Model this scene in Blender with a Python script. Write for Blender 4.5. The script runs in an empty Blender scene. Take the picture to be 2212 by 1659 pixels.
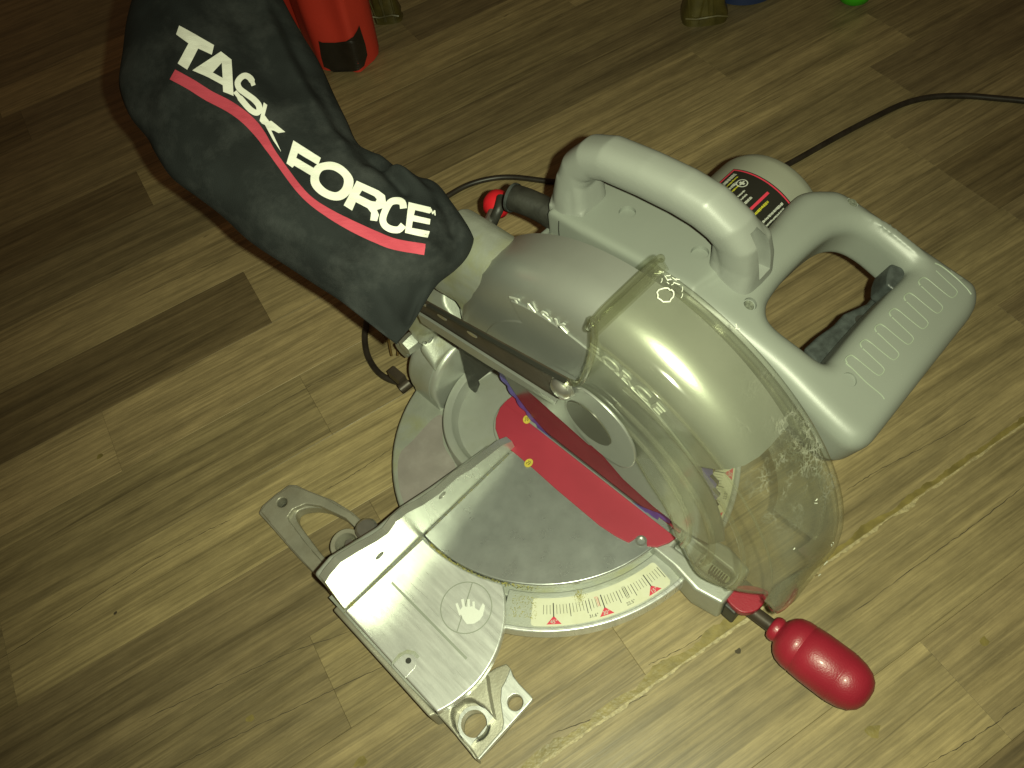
import bpy, bmesh, math, random
from mathutils import Vector, Matrix, geometry
from mathutils.bvhtree import BVHTree
from mathutils import noise as mnoise
random.seed(7)
C = bpy.context.scene.collection
S = 0.001                                   # everything is modelled in millimetres
R_, rad = math.radians, math.radians

# ------------------------------------------------------------------ camera
F_PX, W_PX, CX, CY = 1680.1, 2212.0, 1106.0, 829.5
AX = Vector((0.6960674, -0.7087580, -0.1146830))      # camera right
AY = Vector((-0.6409955, -0.5414994, -0.5439698))     # camera down (y of the picture)
AZ = Vector((0.3234422, 0.4521510, -0.8312308))       # viewing direction
# rows of the world->camera matrix
RX = Vector((0.6960674, -0.7087580, -0.1146830))
RY = Vector((-0.6409955, -0.5414994, -0.5439698))
RZ = Vector((0.3234422, 0.4521510, -0.8312308))
EYE = Vector((-197.54, -244.50, 547.83))
cam = bpy.data.cameras.new('camera'); cam.sensor_width = 36; cam.lens = F_PX / W_PX * 36
cam.clip_start = 0.01; cam.clip_end = 50
co = bpy.data.objects.new('camera', cam); C.objects.link(co)
M = Matrix.Identity(4)
for i in range(3):
    M[i][0] = RX[i]; M[i][1] = -RY[i]; M[i][2] = -RZ[i]; M[i][3] = EYE[i] * S
co.matrix_world = M
bpy.context.scene.camera = co

# ------------------------------------------------------------------ light: phone flash beside the lens, dim warm room
w = bpy.data.worlds.new('World'); bpy.context.scene.world = w; w.use_nodes = True
bg = w.node_tree.nodes['Background']; bg.inputs[0].default_value = (1.0, 0.60, 0.30, 1); bg.inputs[1].default_value = 0.066
ld = bpy.data.lights.new('phone_flash', 'SPOT'); ld.energy = 22; ld.color = (0.94, 1.0, 0.68)
ld.shadow_soft_size = 0.003; ld.spot_size = rad(112); ld.spot_blend = 1.0
lo = bpy.data.objects.new('phone_flash', ld); C.objects.link(lo)
ML = M.copy(); LP = EYE + RX * 19 - RY * 2
for i in range(3): ML[i][3] = LP[i] * S
AIM = (RZ + RY * 0.06 + RX * 0.10).normalized()
lo.matrix_world = Matrix.Translation(LP * S) @ AIM.to_track_quat('-Z', 'Y').to_matrix().to_4x4()
sc = bpy.context.scene
sc.view_settings.view_transform = 'Standard'; sc.view_settings.look = 'None'
sc.view_settings.exposure = 0; sc.view_settings.gamma = 1
sc.cycles.max_bounces = 10; sc.cycles.transparent_max_bounces = 16; sc.cycles.sample_clamp_indirect = 4

# ------------------------------------------------------------------ helpers
V = lambda *a: Vector(a)
EX, EY, EZ = V(1, 0, 0), V(0, 1, 0), V(0, 0, 1)
def ray(u, v):
    return (RX * ((u - CX) / F_PX) + RY * ((v - CY) / F_PX) + RZ)
def on(u, v, n, d):
    """point of the plane n.p = d that the photograph shows at picture point (u, v)"""
    r = ray(u, v); return EYE + r * ((d - n.dot(EYE)) / n.dot(r))
def ax(u, v, x): return on(u, v, EX, x)
def ay(u, v, y): return on(u, v, EY, y)
def az(u, v, z): return on(u, v, EZ, z)

def cr(pts, n=5, closed=True):
    out = []; m = len(pts); pts = [Vector(p) for p in pts]
    rng = range(m) if closed else range(m - 1)
    for i in rng:
        if closed: p0, p1, p2, p3 = pts[i - 1], pts[i], pts[(i + 1) % m], pts[(i + 2) % m]
        else: p0, p1, p2, p3 = pts[max(i - 1, 0)], pts[i], pts[i + 1], pts[min(i + 2, m - 1)]
        for k in range(n):
            t = k / n
            out.append(0.5 * ((2 * p1) + (p2 - p0) * t + (2 * p0 - 5 * p1 + 4 * p2 - p3) * t * t + (3 * p1 - p0 - 3 * p2 + p3) * t ** 3))
    if not closed: out.append(pts[-1].copy())
    return out

class MB:
    def __init__(s): s.v = []; s.f = []
    def add(s, vs, fs):
        o = len(s.v); s.v += [Vector(p) for p in vs]; s.f += [tuple(i + o for i in f) for f in fs]; return s
    def prism(s, outer, d, holes=()):
        loops = [list(map(Vector, outer))] + [list(map(Vector, h)) for h in holes]
        d = Vector(d)
        flat = [p for l in loops for p in l]; n = len(flat)
        tri = geometry.tessellate_polygon(loops)
        fs = [tuple(t) for t in tri] + [tuple(i + n for i in reversed(t)) for t in tri]
        o = 0
        for l in loops:
            m = len(l)
            for i in range(m):
                a, b = o + i, o + (i + 1) % m
                fs.append((a, b, b + n, a + n))
            o += m
        return s.add(flat + [p + d for p in flat], fs)
    def rprism(s, outer, d, holes=(), r=8.0, rb=4.0):
        """prism along d with its upper (and lower) edges rounded by radius r (rb)"""
        d = Vector(d); dep = d.length; dn = d / dep
        loops = [list(map(Vector, outer))] + [list(map(Vector, h)) for h in holes]
        def inset(l, w_, inward):
            m = len(l); cen = sum(l, V(0, 0, 0)) / m; out = []
            area = sum(((l[i] - cen).cross(l[(i + 1) % m] - cen)).dot(dn) for i in range(m))
            sg = (1 if area > 0 else -1) * (1 if inward else -1)
            for i in range(m):
                t = (l[(i + 1) % m] - l[i - 1]); t = t - dn * t.dot(dn)
                out.append(l[i] + dn.cross(t).normalized() * w_ * sg)
            return out
        prof = [(r * (1 - math.sin(a)), r * (1 - math.cos(a))) for a in [k * math.pi / 12 for k in range(7)]]
        prof += [(rb * (1 - math.cos(a)), dep - rb * (1 - math.sin(a))) for a in [k * math.pi / 8 for k in range(5)]]
        rings = []
        for w_, z in prof:
            rings.append([[p + dn * z for p in inset(l, w_, k == 0)] for k, l in enumerate(loops)])
        n = sum(len(l) for l in loops); vs = []; fs = []
        for rg in rings: vs += [p for l in rg for p in l]
        tri = geometry.tessellate_polygon(rings[0]); fs += [tuple(t) for t in tri]
        tri = geometry.tessellate_polygon(rings[-1]); o = (len(rings) - 1) * n; fs += [tuple(i + o for i in reversed(t)) for t in tri]
        for q in range(len(rings) - 1):
            o = 0
            for l in loops:
                m = len(l)
                for i in range(m):
                    a, b = q * n + o + i, q * n + o + (i + 1) % m; fs.append((a, b, b + n, a + n))
                o += m
        return s.add(vs, fs)
    def sheet(s, outer, holes=()):
        loops = [list(map(Vector, outer))] + [list(map(Vector, h)) for h in holes]
        return s.add([p for l in loops for p in l], [tuple(t) for t in geometry.tessellate_polygon(loops)])
    def box(s, c, h, rot=None):
        c = Vector(c); vs = []
        for a in (-1, 1):
            for b in (-1, 1):
                for e in (-1, 1):
                    p = V(a * h[0], b * h[1], e * h[2])
                    if rot: p = rot @ p
                    vs.append(c + p)
        return s.add(vs, [(0, 1, 3, 2), (4, 6, 7, 5), (0, 4, 5, 1), (2, 3, 7, 6), (0, 2, 6, 4), (1, 5, 7, 3)])
    def tube(s, path, r, n=14, caps=True):
        path = [Vector(p) for p in path]; m = len(path)
        rs = r if isinstance(r, (list, tuple)) else [r] * m
        t0 = (path[1] - path[0]).normalized()
        up = EZ if abs(t0.z) < .9 else EX
        u = t0.cross(up).normalized(); vs = []
        for i in range(m):
            t = (path[min(i + 1, m - 1)] - path[max(i - 1, 0)]).normalized()
            u = (u - t * u.dot(t)).normalized(); w_ = t.cross(u)
            for k in range(n):
                a = 2 * math.pi * k / n
                vs.append(path[i] + (u * math.cos(a) + w_ * math.sin(a)) * rs[i])
        fs = [(i * n + k, i * n + (k + 1) % n, (i + 1) * n + (k + 1) % n, (i + 1) * n + k) for i in range(m - 1) for k in range(n)]
        if caps: fs += [tuple(reversed(range(n))), tuple(range((m - 1) * n, m * n))]
        return s.add(vs, fs)
    def lathe(s, o, d, prof, n=48, a0=0.0, a1=360.0, ref=None, closed_prof=False):
        """prof: (distance along d, radius)"""
        o = Vector(o); d = Vector(d).normalized()
        ref = Vector(ref) if ref else (EZ if abs(d.z) < .9 else EX)
        u = (ref - d * ref.dot(d)).normalized(); w_ = d.cross(u)
        full = abs(a1 - a0) >= 359.9; m = n if full else n + 1; vs = []
        for i in range(m):
            a = rad(a0 + (a1 - a0) * i / n)
            e = u * math.cos(a) + w_ * math.sin(a)
            for q, r in prof: vs.append(o + d * q + e * r)
        k = len(prof); fs = []
        for i in range(n):
            j = (i + 1) % m
            for p in range(k if closed_prof else k - 1):
                q = (p + 1) % k
                fs.append((i * k + p, j * k + p, j * k + q, i * k + q))
        if not full and closed_prof:
            fs += [tuple(range(k)), tuple(reversed(range((m - 1) * k, m * k)))]
        return s.add(vs, fs)
    def loft(s, secs, n=24, p=2.6):
        """secs: (centre, half-axis a, half-axis b) vectors"""
        vs = []
        for c, a, b in secs:
            for k in range(n):
                t = 2 * math.pi * k / n; x, y = math.cos(t), math.sin(t)
                x = math.copysign(abs(x) ** (2 / p), x); y = math.copysign(abs(y) ** (2 / p), y)
                vs.append(Vector(c) + Vector(a) * x + Vector(b) * y)
        m = len(secs)
        fs = [(i * n + k, i * n + (k + 1) % n, (i + 1) * n + (k + 1) % n, (i + 1) * n + k) for i in range(m - 1) for k in range(n)]
        fs += [tuple(reversed(range(n))), tuple(range((m - 1) * n, m * n))]
        return s.add(vs, fs)
    def build(s, name, mat, parent=None, bevel=0, seg=3, smooth=True, angle=35, remesh=0, relax=6, sub=0, merge=0.0, label=None):
        me = bpy.data.meshes.new(name)
        bm = bmesh.new()
        bv = [bm.verts.new(p * S) for p in s.v]
        for f in s.f:
            try: bm.faces.new([bv[i] for i in f])
            except ValueError: pass
        if merge: bmesh.ops.remove_doubles(bm, verts=bm.verts, dist=merge * S)
        bmesh.ops.dissolve_degenerate(bm, dist=1e-7, edges=bm.edges)
        bmesh.ops.recalc_face_normals(bm, faces=bm.faces)
        if bevel or not smooth:
            bmesh.ops.dissolve_limit(bm, angle_limit=rad(.4), verts=bm.verts, edges=bm.edges)
        bm.to_mesh(me); bm.free()
        if smooth:
            me.polygons.foreach_set('use_smooth', [True] * len(me.polygons))
            if not remesh and not bevel: me.set_sharp_from_angle(angle=rad(angle))
        o = bpy.data.objects.new(name, me); C.objects.link(o)
        if mat: me.materials.append(mat)
        if parent: o.parent = parent
        if remesh:
            md = o.modifiers.new('remesh', 'REMESH'); md.mode = 'VOXEL'; md.voxel_size = remesh * S; md.use_smooth_shade = True
            md = o.modifiers.new('relax', 'SMOOTH'); md.iterations = relax; md.factor = .5
        if bevel:
            md = o.modifiers.new('bevel', 'BEVEL'); md.width = bevel * S; md.segments = seg; md.limit_method = 'ANGLE'
            md.angle_limit = rad(angle); md.harden_normals = True
        if label: o['label'] = label
        return o

def carve(o, mb, inter=False):
    """cut the closed shape mb out of the object and bake the result"""
    c = mb.build('cutter', None); c.matrix_world = o.matrix_world.copy()
    bpy.context.view_layer.update()
    md = o.modifiers.new('cut', 'BOOLEAN'); md.object = c; md.operation = 'DIFFERENCE'; md.solver = 'EXACT'
    bpy.context.view_layer.update()
    dg = bpy.context.evaluated_depsgraph_get(); me = bpy.data.meshes.new_from_object(o.evaluated_get(dg))
    me.name = o.name; mats = [m for m in o.data.materials]
    o.modifiers.clear(); o.data = me
    me.materials.clear()
    for m in mats: me.materials.append(m)
    me.polygons.foreach_set('material_index', [0] * len(me.polygons))
    me.polygons.foreach_set('use_smooth', [True] * len(me.polygons)); me.set_sharp_from_angle(angle=rad(38))
    bpy.data.objects.remove(c)

def empty(name, loc=(0, 0, 0)):
    o = bpy.data.objects.new(name, None); C.objects.link(o); o.location = Vector(loc) * S; o.empty_display_size = .02
    return o
def tag(o, label=None, cat=None, kind=None, group=None):
    if label: o['label'] = label
    if cat: o['category'] = cat
    if kind: o['kind'] = kind
    if group: o['group'] = group
    return o
def stroke(path, wdt):
    """flat ribbon outline round a 2-D path"""
    path = [Vector((p[0], p[1])) for p in path]; L, Rr = [], []
    for i, p in enumerate(path):
        t = (path[min(i + 1, len(path) - 1)] - path[max(i - 1, 0)]).normalized(); n = Vector((-t.y, t.x)) * wdt / 2
        L.append(p + n); Rr.append(p - n)
    return L + Rr[::-1]

# ------------------------------------------------------------------ materials
def material(name, col, rough=.5, metal=0., var=.0, vscale=.03, bump=0., bscale=400, spec=.5, coat=0., rvar=0., streak=None, dirt=None, dirt_amt=.0, dscale=25):
    m = bpy.data.materials.new(name); m.use_nodes = True; nt = m.node_tree; b = nt.nodes['Principled BSDF']
    N = nt.nodes.new; Lk = nt.links.new
    b.inputs['Roughness'].default_value = rough; b.inputs['Metallic'].default_value = metal
    b.inputs['Specular IOR Level'].default_value = spec
    b.inputs['Coat Weight'].default_value = coat; b.inputs['Coat Roughness'].default_value = .15
    tc = N('ShaderNodeTexCoord'); src = tc.outputs['Object']
    if streak:
        mp = N('ShaderNodeMapping'); mp.inputs['Scale'].default_value = streak; Lk(src, mp.inputs[0]); ssrc = mp.outputs[0]
    else: ssrc = src
    cur = None
    if var:
        n = N('ShaderNodeTexNoise'); n.inputs['Scale'].default_value = 1 / vscale; n.inputs['Detail'].default_value = 6
        Lk(ssrc, n.inputs['Vector'])
        r = N('ShaderNodeMapRange'); r.inputs[1].default_value = .3; r.inputs[2].default_value = .7
        r.inputs[3].default_value = 1 - var; r.inputs[4].default_value = 1 + var; Lk(n.outputs[0], r.inputs[0])
        mx = N('ShaderNodeVectorMath'); mx.operation = 'SCALE'; mx.inputs[0].default_value = col; Lk(r.outputs[0], mx.inputs['Scale'])
        cur = mx.outputs[0]
    if dirt:
        n = N('ShaderNodeTexNoise'); n.inputs['Scale'].default_value = dscale; n.inputs['Detail'].default_value = 8; n.inputs['Roughness'].default_value = .65
        Lk(src, n.inputs['Vector'])
        r = N('ShaderNodeMapRange'); r.inputs[1].default_value = .48; r.inputs[2].default_value = .68; r.inputs[4].default_value = dirt_amt; Lk(n.outputs[0], r.inputs[0])
        mx = N('ShaderNodeMix'); mx.data_type = 'RGBA'; Lk(r.outputs[0], mx.inputs[0])
        if cur: Lk(cur, mx.inputs[6])
        else: mx.inputs[6].default_value = (*col, 1)
        mx.inputs[7].default_value = (*dirt, 1); cur = mx.outputs[2]
    if cur: Lk(cur, b.inputs['Base Color'])
    else: b.inputs['Base Color'].default_value = (*col, 1)
    if rvar:
        n = N('ShaderNodeTexNoise'); n.inputs['Scale'].default_value = 60; n.inputs['Detail'].default_value = 7; Lk(ssrc, n.inputs['Vector'])
        r = N('ShaderNodeMapRange'); r.inputs[1].default_value = .3; r.inputs[2].default_value = .7
        r.inputs[3].default_value = max(rough - rvar, .03); r.inputs[4].default_value = rough + rvar; Lk(n.outputs[0], r.inputs[0]); Lk(r.outputs[0], b.inputs['Roughness'])
    if bump:
        n = N('ShaderNodeTexNoise'); n.inputs['Scale'].default_value = bscale; n.inputs['Detail'].default_value = 4; Lk(ssrc, n.inputs['Vector'])
        bp = N('ShaderNodeBump'); bp.inputs['Strength'].default_value = bump; bp.inputs['Distance'].default_value = .001
        Lk(n.outputs[0], bp.inputs['Height']); Lk(bp.outputs[0], b.inputs['Normal'])
    return m

CAST = material('cast_aluminium', (.40, .42, .38), .42, .55, var=.10, vscale=.05, bump=.10, bscale=900, dirt=(.24, .25, .13), dirt_amt=.35, dscale=22)
CAST2 = material('cast_aluminium_rough', (.34, .36, .31), .5, .5, var=.14, vscale=.03, bump=.14, bscale=700, dirt=(.30, .30, .12), dirt_amt=.55, dscale=30)
FOOTM = material('worn_foot_casting', (.36, .35, .28), .42, .5, var=.16, vscale=.03, bump=.12, bscale=700, dirt=(.22, .19, .13), dirt_amt=.5, dscale=30)
GUARDM = material('satin_guard_metal', (.33, .345, .315), .34, .66, var=.08, vscale=.06, bump=.06, bscale=1500)
MACH = material('machined_table', (.70, .72, .70), .31, .60, var=.10, vscale=.02, bump=.05, bscale=300, rvar=.05, streak=(6, .5, 1), dirt=(.48, .50, .49), dirt_amt=.35, dscale=60)
MACH2 = material('machined_turntable', (.38, .40, .39), .30, .70, var=.04, vscale=.008, bump=.05, bscale=300, rvar=.04, dirt=(.26, .28, .28), dirt_amt=.22, dscale=160)
FENCEM = material('machined_fence', (.60, .62, .55), .28, .75, var=.10, vscale=.02, bump=.04, bscale=500, streak=(1, 1, .15), rvar=.05)
STEEL = material('bolt_steel', (.5, .5, .46), .3, .9, var=.1, vscale=.005)
DARKSTEEL = material('dark_steel', (.050, .039, .028), .45, .3, var=.3, vscale=.02, bump=.1)
BLADE = material('blade_steel', (.27, .26, .24), .17, .95, var=.12, vscale=.02, streak=(1, 1, 1))
BLADEP = material('purple_blade_rim', (.12, .09, .42), .4, .2, var=.3, vscale=.01)
RED = material('red_insert', (.27, .022, .040), .5, 0, var=.08, vscale=.04, bump=.05, bscale=500)
REDK = material('red_knob', (.24, .012, .026), .40, 0, var=.10, vscale=.03, bump=.22, bscale=900, coat=.08)
REDM = material('red_print', (.50, .03, .06), .6, 0)
PLAST = material('grey_plastic', (.190, .205, .180), .42, 0, var=.03, vscale=.06, bump=.05, bscale=1400)
PLAST2 = material('grey_plastic_carry', (.212, .224, .202), .42, 0, var=.03, vscale=.06, bump=.05, bscale=1400)
MOTORP = material('motor_plastic', (.22, .225, .18), .45, 0, var=.04, vscale=.05, bump=.05, bscale=1400)
TRIG = material('trigger_plastic', (.045, .052, .050), .35, 0, var=.35, vscale=.006, bump=.2, bscale=900)
RUBBER = material('black_rubber', (.022, .022, .018), .5, 0, var=.4, vscale=.01, bump=.15, bscale=500)
CORD = material('cord_rubber', (.020, .016, .012), .42, 0, var=.4, vscale=.01)
FAB = material('bag_fabric', (.0125, .0145, .0145), .88, 0, var=.30, vscale=.035, bump=.35, bscale=1600, dirt=(.042, .045, .044), dirt_amt=.6, dscale=26, spec=.15)
FABW = material('bag_print_white', (.60, .60, .54), .8, 0, bump=.2, bscale=1600)
FABR = material('bag_print_red', (.36, .035, .06), .8, 0, bump=.2, bscale=1600)
CREAM = material('scale_cream', (.52, .52, .40), .5, 0, var=.05, vscale=.03, dirt=(.45, .44, .28), dirt_amt=.4, dscale=60)
INK = material('ink_black', (.015, .015, .012), .5)
HOLE = material('dark_recess', (.02, .02, .016), .7)
WHITEP = material('label_white', (.42, .43, .38), .5)
YELP = material('label_yellow', (.45, .42, .03), .5)
LABEL = material('label_black', (.014, .014, .011), .4)
YEL = material('yellow_tab', (.45, .36, .05), .5, var=.1, vscale=.003)
DUST = material('sawdust_yellow', (.24, .22, .06), .9, var=.4, vscale=.002, bump=.5, bscale=900)
BRONZE = material('olive_tape', (.085, .070, .018), .35, .1, var=.35, vscale=.02, bump=.4, bscale=60)
REDTUB = material('red_tub_plastic', (.58, .042, .024), .55, var=.12, vscale=.08)
BLACKTAPE = material('black_tape', (.018, .014, .010), .5, var=.3, vscale=.02, bump=.3, bscale=120)
GREENP = material('green_plastic', (.05, .42, .01), .45)
BLUEP = material('blue_plastic', (.02, .035, .10), .5)

def clear_plastic(name='clear_polycarbonate', tint=(.945, .95, .91, 1), haze=1.0, dif=(.27, .275, .225, 1)):
    m = bpy.data.materials.new(name); m.use_nodes = True; nt = m.node_tree
    nt.nodes.remove(nt.nodes['Principled BSDF']); out = nt.nodes['Material Output']; N = nt.nodes.new; Lk = nt.links.new
    tr = N('ShaderNodeBsdfTransparent'); tr.inputs[0].default_value = tint
    gl = N('ShaderNodeBsdfGlossy'); gl.inputs['Roughness'].default_value = .10; gl.inputs[0].default_value = (1, 1, .95, 1)
    df = N('ShaderNodeBsdfDiffuse'); df.inputs[0].default_value = dif
    lw = N('ShaderNodeLayerWeight'); lw.inputs[0].default_value = .5
    pw = N('ShaderNodeMath'); pw.operation = 'POWER'; pw.inputs[1].default_value = 4.0; Lk(lw.outputs['Facing'], pw.inputs[0])
    fr = N('ShaderNodeMath'); fr.operation = 'MULTIPLY_ADD'; fr.inputs[1].default_value = .45; fr.inputs[2].default_value = .035; Lk(pw.outputs[0], fr.inputs[0])
    tc = N('ShaderNodeTexCoord')
    n = N('ShaderNodeTexNoise'); n.inputs['Scale'].default_value = 30; n.inputs['Detail'].default_value = 8; Lk(tc.outputs['Object'], n.inputs['Vector'])
    r = N('ShaderNodeMapRange'); r.inputs[1].default_value = .35; r.inputs[2].default_value = .75; r.inputs[3].default_value = .05 * haze; r.inputs[4].default_value = .13 * haze
    Lk(n.outputs[0], r.inputs[0])
    # dust clings to the lower half
    sx_ = N('ShaderNodeSeparateXYZ'); Lk(tc.outputs['Object'], sx_.inputs[0])
    rz = N('ShaderNodeMapRange'); rz.inputs[1].default_value = .04; rz.inputs[2].default_value = .19; rz.inputs[3].default_value = 2.4; rz.inputs[4].default_value = .9; Lk(sx_.outputs[2], rz.inputs[0])
    hz = N('ShaderNodeMath'); hz.operation = 'MULTIPLY'; Lk(r.outputs[0], hz.inputs[0]); Lk(rz.outputs[0], hz.inputs[1])
    # scuffed, crazed patches
    v = N('ShaderNodeTexVoronoi'); v.feature = 'DISTANCE_TO_EDGE'; v.inputs['Scale'].default_value = 190
    wn = N('ShaderNodeTexNoise'); wn.inputs['Scale'].default_value = 160; wn.inputs['Detail'].default_value = 5; Lk(tc.outputs['Object'], wn.inputs['Vector'])
    ad = N('ShaderNodeVectorMath'); ad.operation = 'MULTIPLY_ADD'; ad.inputs[1].default_value = (.012, .012, .012)
    Lk(wn.outputs['Color'], ad.inputs[0]); Lk(tc.outputs['Object'], ad.inputs[2]); Lk(ad.outputs[0], v.inputs['Vector'])
    r2 = N('ShaderNodeMapRange'); r2.inputs[1].default_value = .0; r2.inputs[2].default_value = .10; r2.inputs[3].default_value = 1; r2.inputs[4].default_value = 0
    Lk(v.outputs['Distance'], r2.inputs[0])
    # the crazed zone sits high on the front of the rim
    d = N('ShaderNodeVectorMath'); d.operation = 'DISTANCE'; d.inputs[1].default_value = tuple(Vector((.018, -.185, .175))); Lk(tc.outputs['Object'], d.inputs[0])
    r3 = N('ShaderNodeMapRange'); r3.inputs[1].default_value = .012; r3.inputs[2].default_value = .062; r3.inputs[3].default_value = .75; r3.inputs[4].default_value = 0; Lk(d.outputs['Value'], r3.inputs[0])
    n3 = N('ShaderNodeTexNoise'); n3.inputs['Scale'].default_value = 75; n3.inputs['Detail'].default_value = 4; Lk(tc.outputs['Object'], n3.inputs['Vector'])
    r4 = N('ShaderNodeMapRange'); r4.inputs[1].default_value = .46; r4.inputs[2].default_value = .60; Lk(n3.outputs[0], r4.inputs[0])
    mu = N('ShaderNodeMath'); mu.operation = 'MULTIPLY'; Lk(r2.outputs[0], mu.inputs[0]); Lk(r3.outputs[0], mu.inputs[1])
    mu2 = N('ShaderNodeMath'); mu2.operation = 'MULTIPLY'; Lk(mu.outputs[0], mu2.inputs[0]); Lk(r4.outputs[0], mu2.inputs[1])
    mxm = N('ShaderNodeMath'); mxm.operation = 'MAXIMUM'; Lk(hz.outputs[0], mxm.inputs[0]); Lk(mu2.outputs[0], mxm.inputs[1])
    m1 = N('ShaderNodeMixShader'); Lk(mxm.outputs[0], m1.inputs[0]); Lk(tr.outputs[0], m1.inputs[1]); Lk(df.outputs[0], m1.inputs[2])
    m2 = N('ShaderNodeMixShader'); Lk(fr.outputs[0], m2.inputs[0]); Lk(m1.outputs[0], m2.inputs[1]); Lk(gl.outputs[0], m2.inputs[2])
    bp = N('ShaderNodeBump'); bp.inputs['Strength'].default_value = .12; bp.inputs['Distance'].default_value = .002
    n2 = N('ShaderNodeTexNoise'); n2.inputs['Scale'].default_value = 55; Lk(tc.outputs['Object'], n2.inputs['Vector']); Lk(n2.outputs[0], bp.inputs['Height'])
    Lk(bp.outputs[0], gl.inputs['Normal'])
    Lk(m2.outputs[0], out.inputs[0]); return m
CLEAR = clear_plastic()
CLEARE = clear_plastic('clear_polycarbonate_edge', (.82, .83, .75, 1), .9, (.28, .28, .22, 1))

def wood():
    m = bpy.data.materials.new('laminate_wood'); m.use_nodes = True; nt = m.node_tree; b = nt.nodes['Principled BSDF']; N = nt.nodes.new; Lk = nt.links.new
    tc = N('ShaderNodeTexCoord'); oi = N('ShaderNodeObjectInfo')
    off = N('ShaderNodeCombineXYZ'); mr = N('ShaderNodeMath'); mr.operation = 'MULTIPLY'; mr.inputs[1].default_value = 9.; Lk(oi.outputs['Random'], mr.inputs[0])
    Lk(mr.outputs[0], off.inputs[0]); Lk(mr.outputs[0], off.inputs[1])
    add = N('ShaderNodeVectorMath'); add.operation = 'ADD'; Lk(tc.outputs['Object'], add.inputs[0]); Lk(off.outputs[0], add.inputs[1])
    def noise(scale, sc, det=6, rough=.6, dist=0):
        mp = N('ShaderNodeMapping'); mp.inputs['Scale'].default_value = scale; Lk(add.outputs[0], mp.inputs[0])
        n = N('ShaderNodeTexNoise'); n.inputs['Scale'].default_value = sc; n.inputs['Detail'].default_value = det; n.inputs['Roughness'].default_value = rough; n.inputs['Distortion'].default_value = dist
        Lk(mp.outputs[0], n.inputs['Vector']); return n.outputs[0]
    def rng(s, a, b_, c, d):
        r = N('ShaderNodeMapRange'); r.inputs[1].default_value = a; r.inputs[2].default_value = b_; r.inputs[3].default_value = c; r.inputs[4].default_value = d; Lk(s, r.inputs[0]); return r.outputs[0]
    g1 = rng(noise((3.0, 60, 1), 1.3, 8, .62, .6), .32, .68, .64, 1.24)      # broad figure along the board
    g2 = rng(noise((12, 420, 1), 1.0, 5, .7), .36, .64, .74, 1.16)           # fine grain lines
    g3 = rng(noise((38, 75, 1), 1.0, 6, .65), .35, .68, .88, 1.10)            # cross mottling
    g4 = rng(noise((2.2, 120, 1), 1.6, 3, .5, 1.2), .62, .70, 1, .66)         # dark streaks
    g5 = rng(noise((30, 60, 1), .8, 2, .5, 0), .765, .80, 1, .45)            # small knots
    g6 = rng(noise((70, 260, 1), 1.0, 3, .7), .60, .72, 1, .86)              # pores
    def mul(a, b_):
        k = N('ShaderNodeMath'); k.operation = 'MULTIPLY'; Lk(a, k.inputs[0]); Lk(b_, k.inputs[1]); return k.outputs[0]
    t = mul(mul(mul(g1, g2), mul(g3, g4)), mul(g5, g6))
    vm = N('ShaderNodeVectorMath'); vm.operation = 'SCALE'; Lk(oi.outputs['Color'], vm.inputs[0]); Lk(t, vm.inputs['Scale'])
    Lk(vm.outputs[0], b.inputs['Base Color'])
    b.inputs['Roughness'].default_value = .42; b.inputs['Specular IOR Level'].default_value = .4
    Lk(rng(noise((8, 80, 1), 1.0, 5, .6), .3, .7, .36, .55), b.inputs['Roughness'])
    bp = N('ShaderNodeBump'); bp.inputs['Strength'].default_value = .18; bp.inputs['Distance'].default_value = .0006; Lk(noise((25, 600, 1), 1, 4), bp.inputs['Height']); Lk(bp.outputs[0], b.inputs['Normal'])
    return m
WOOD = wood()

# ------------------------------------------------------------------ floor
ZF = -52.0
TH = rad(-14); FU = V(math.cos(TH), math.sin(TH), 0); FV = V(-math.sin(TH), math.cos(TH), 0)
SUB = material('underlay', (.10, .08, .045), .9)
floor = MB().add([FU * a + FV * b + V(0, 0, ZF - 9) for a, b in ((-1500, -1200), (3200, -1200), (3200, 3200), (-1500, 3200))], [(0, 1, 2, 3)]).build('floor', SUB, smooth=False)
tag(floor, 'laminate floor of narrow brown wood strips running diagonally', kind='structure')
rows = [-1150, -1070, -990, -910, -830, -750, -670, -590, -510, -430, -352, -274, -193, -100, -20, 59, 138, 219, 297, 384, 470, 553, 628, 706, 784, 862, 940, 1020, 1100, 1180, 1260, 1340, 1430, 1520, 1610, 1700, 1800, 1900, 2000, 2100, 2200, 2300, 2400, 2500, 2600, 2700, 2800, 2900, 3000]
light_, mid, dark, dk2 = (.315, .245, .122), (.255, .198, .100), (.162, .122, .060), (.200, .155, .080)
known = {   # row start -> [(u where the strip ends, tone of the piece up to there)]
    -352: [(-300, mid), (140, light_), (900, mid)],
    -274: [(-420, light_), (420, mid), (1000, light_)],
    -193: [(-38, mid), (421, mid), (1000, dk2)],
    -100: [(-240, dk2), (520, mid), (1000, dk2)],
    -20: [(-149, dk2), (517, mid), (1100, dark)],
    59: [(-460, mid), (52, light_), (517, light_), (1100, mid)],
    138: [(-149, mid), (587, mid), (1200, dk2)],
    219: [(-330, light_), (230, light_), (660, light_), (1200, mid)],
    297: [(-147, dark), (453, light_), (1000, mid)],
    384: [(-640, dark), (52, light_), (700, dk2), (1300, mid)],
    470: [(-640, dark), (-20, dk2), (560, mid), (1300, dk2)],
    553: [(-200, dark), (400, light_), (800, light_), (1400, dk2)],
    628: [(-500, light_), (200, mid), (760, dk2), (1400, mid)],
    706: [(-100, mid), (500, light_), (1200, dk2)],
    784: [(-300, dark), (260, dk2), (900, light_), (1500, mid)],
    862: [(-325, dk2), (400, light_), (1000, mid)],
}
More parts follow.
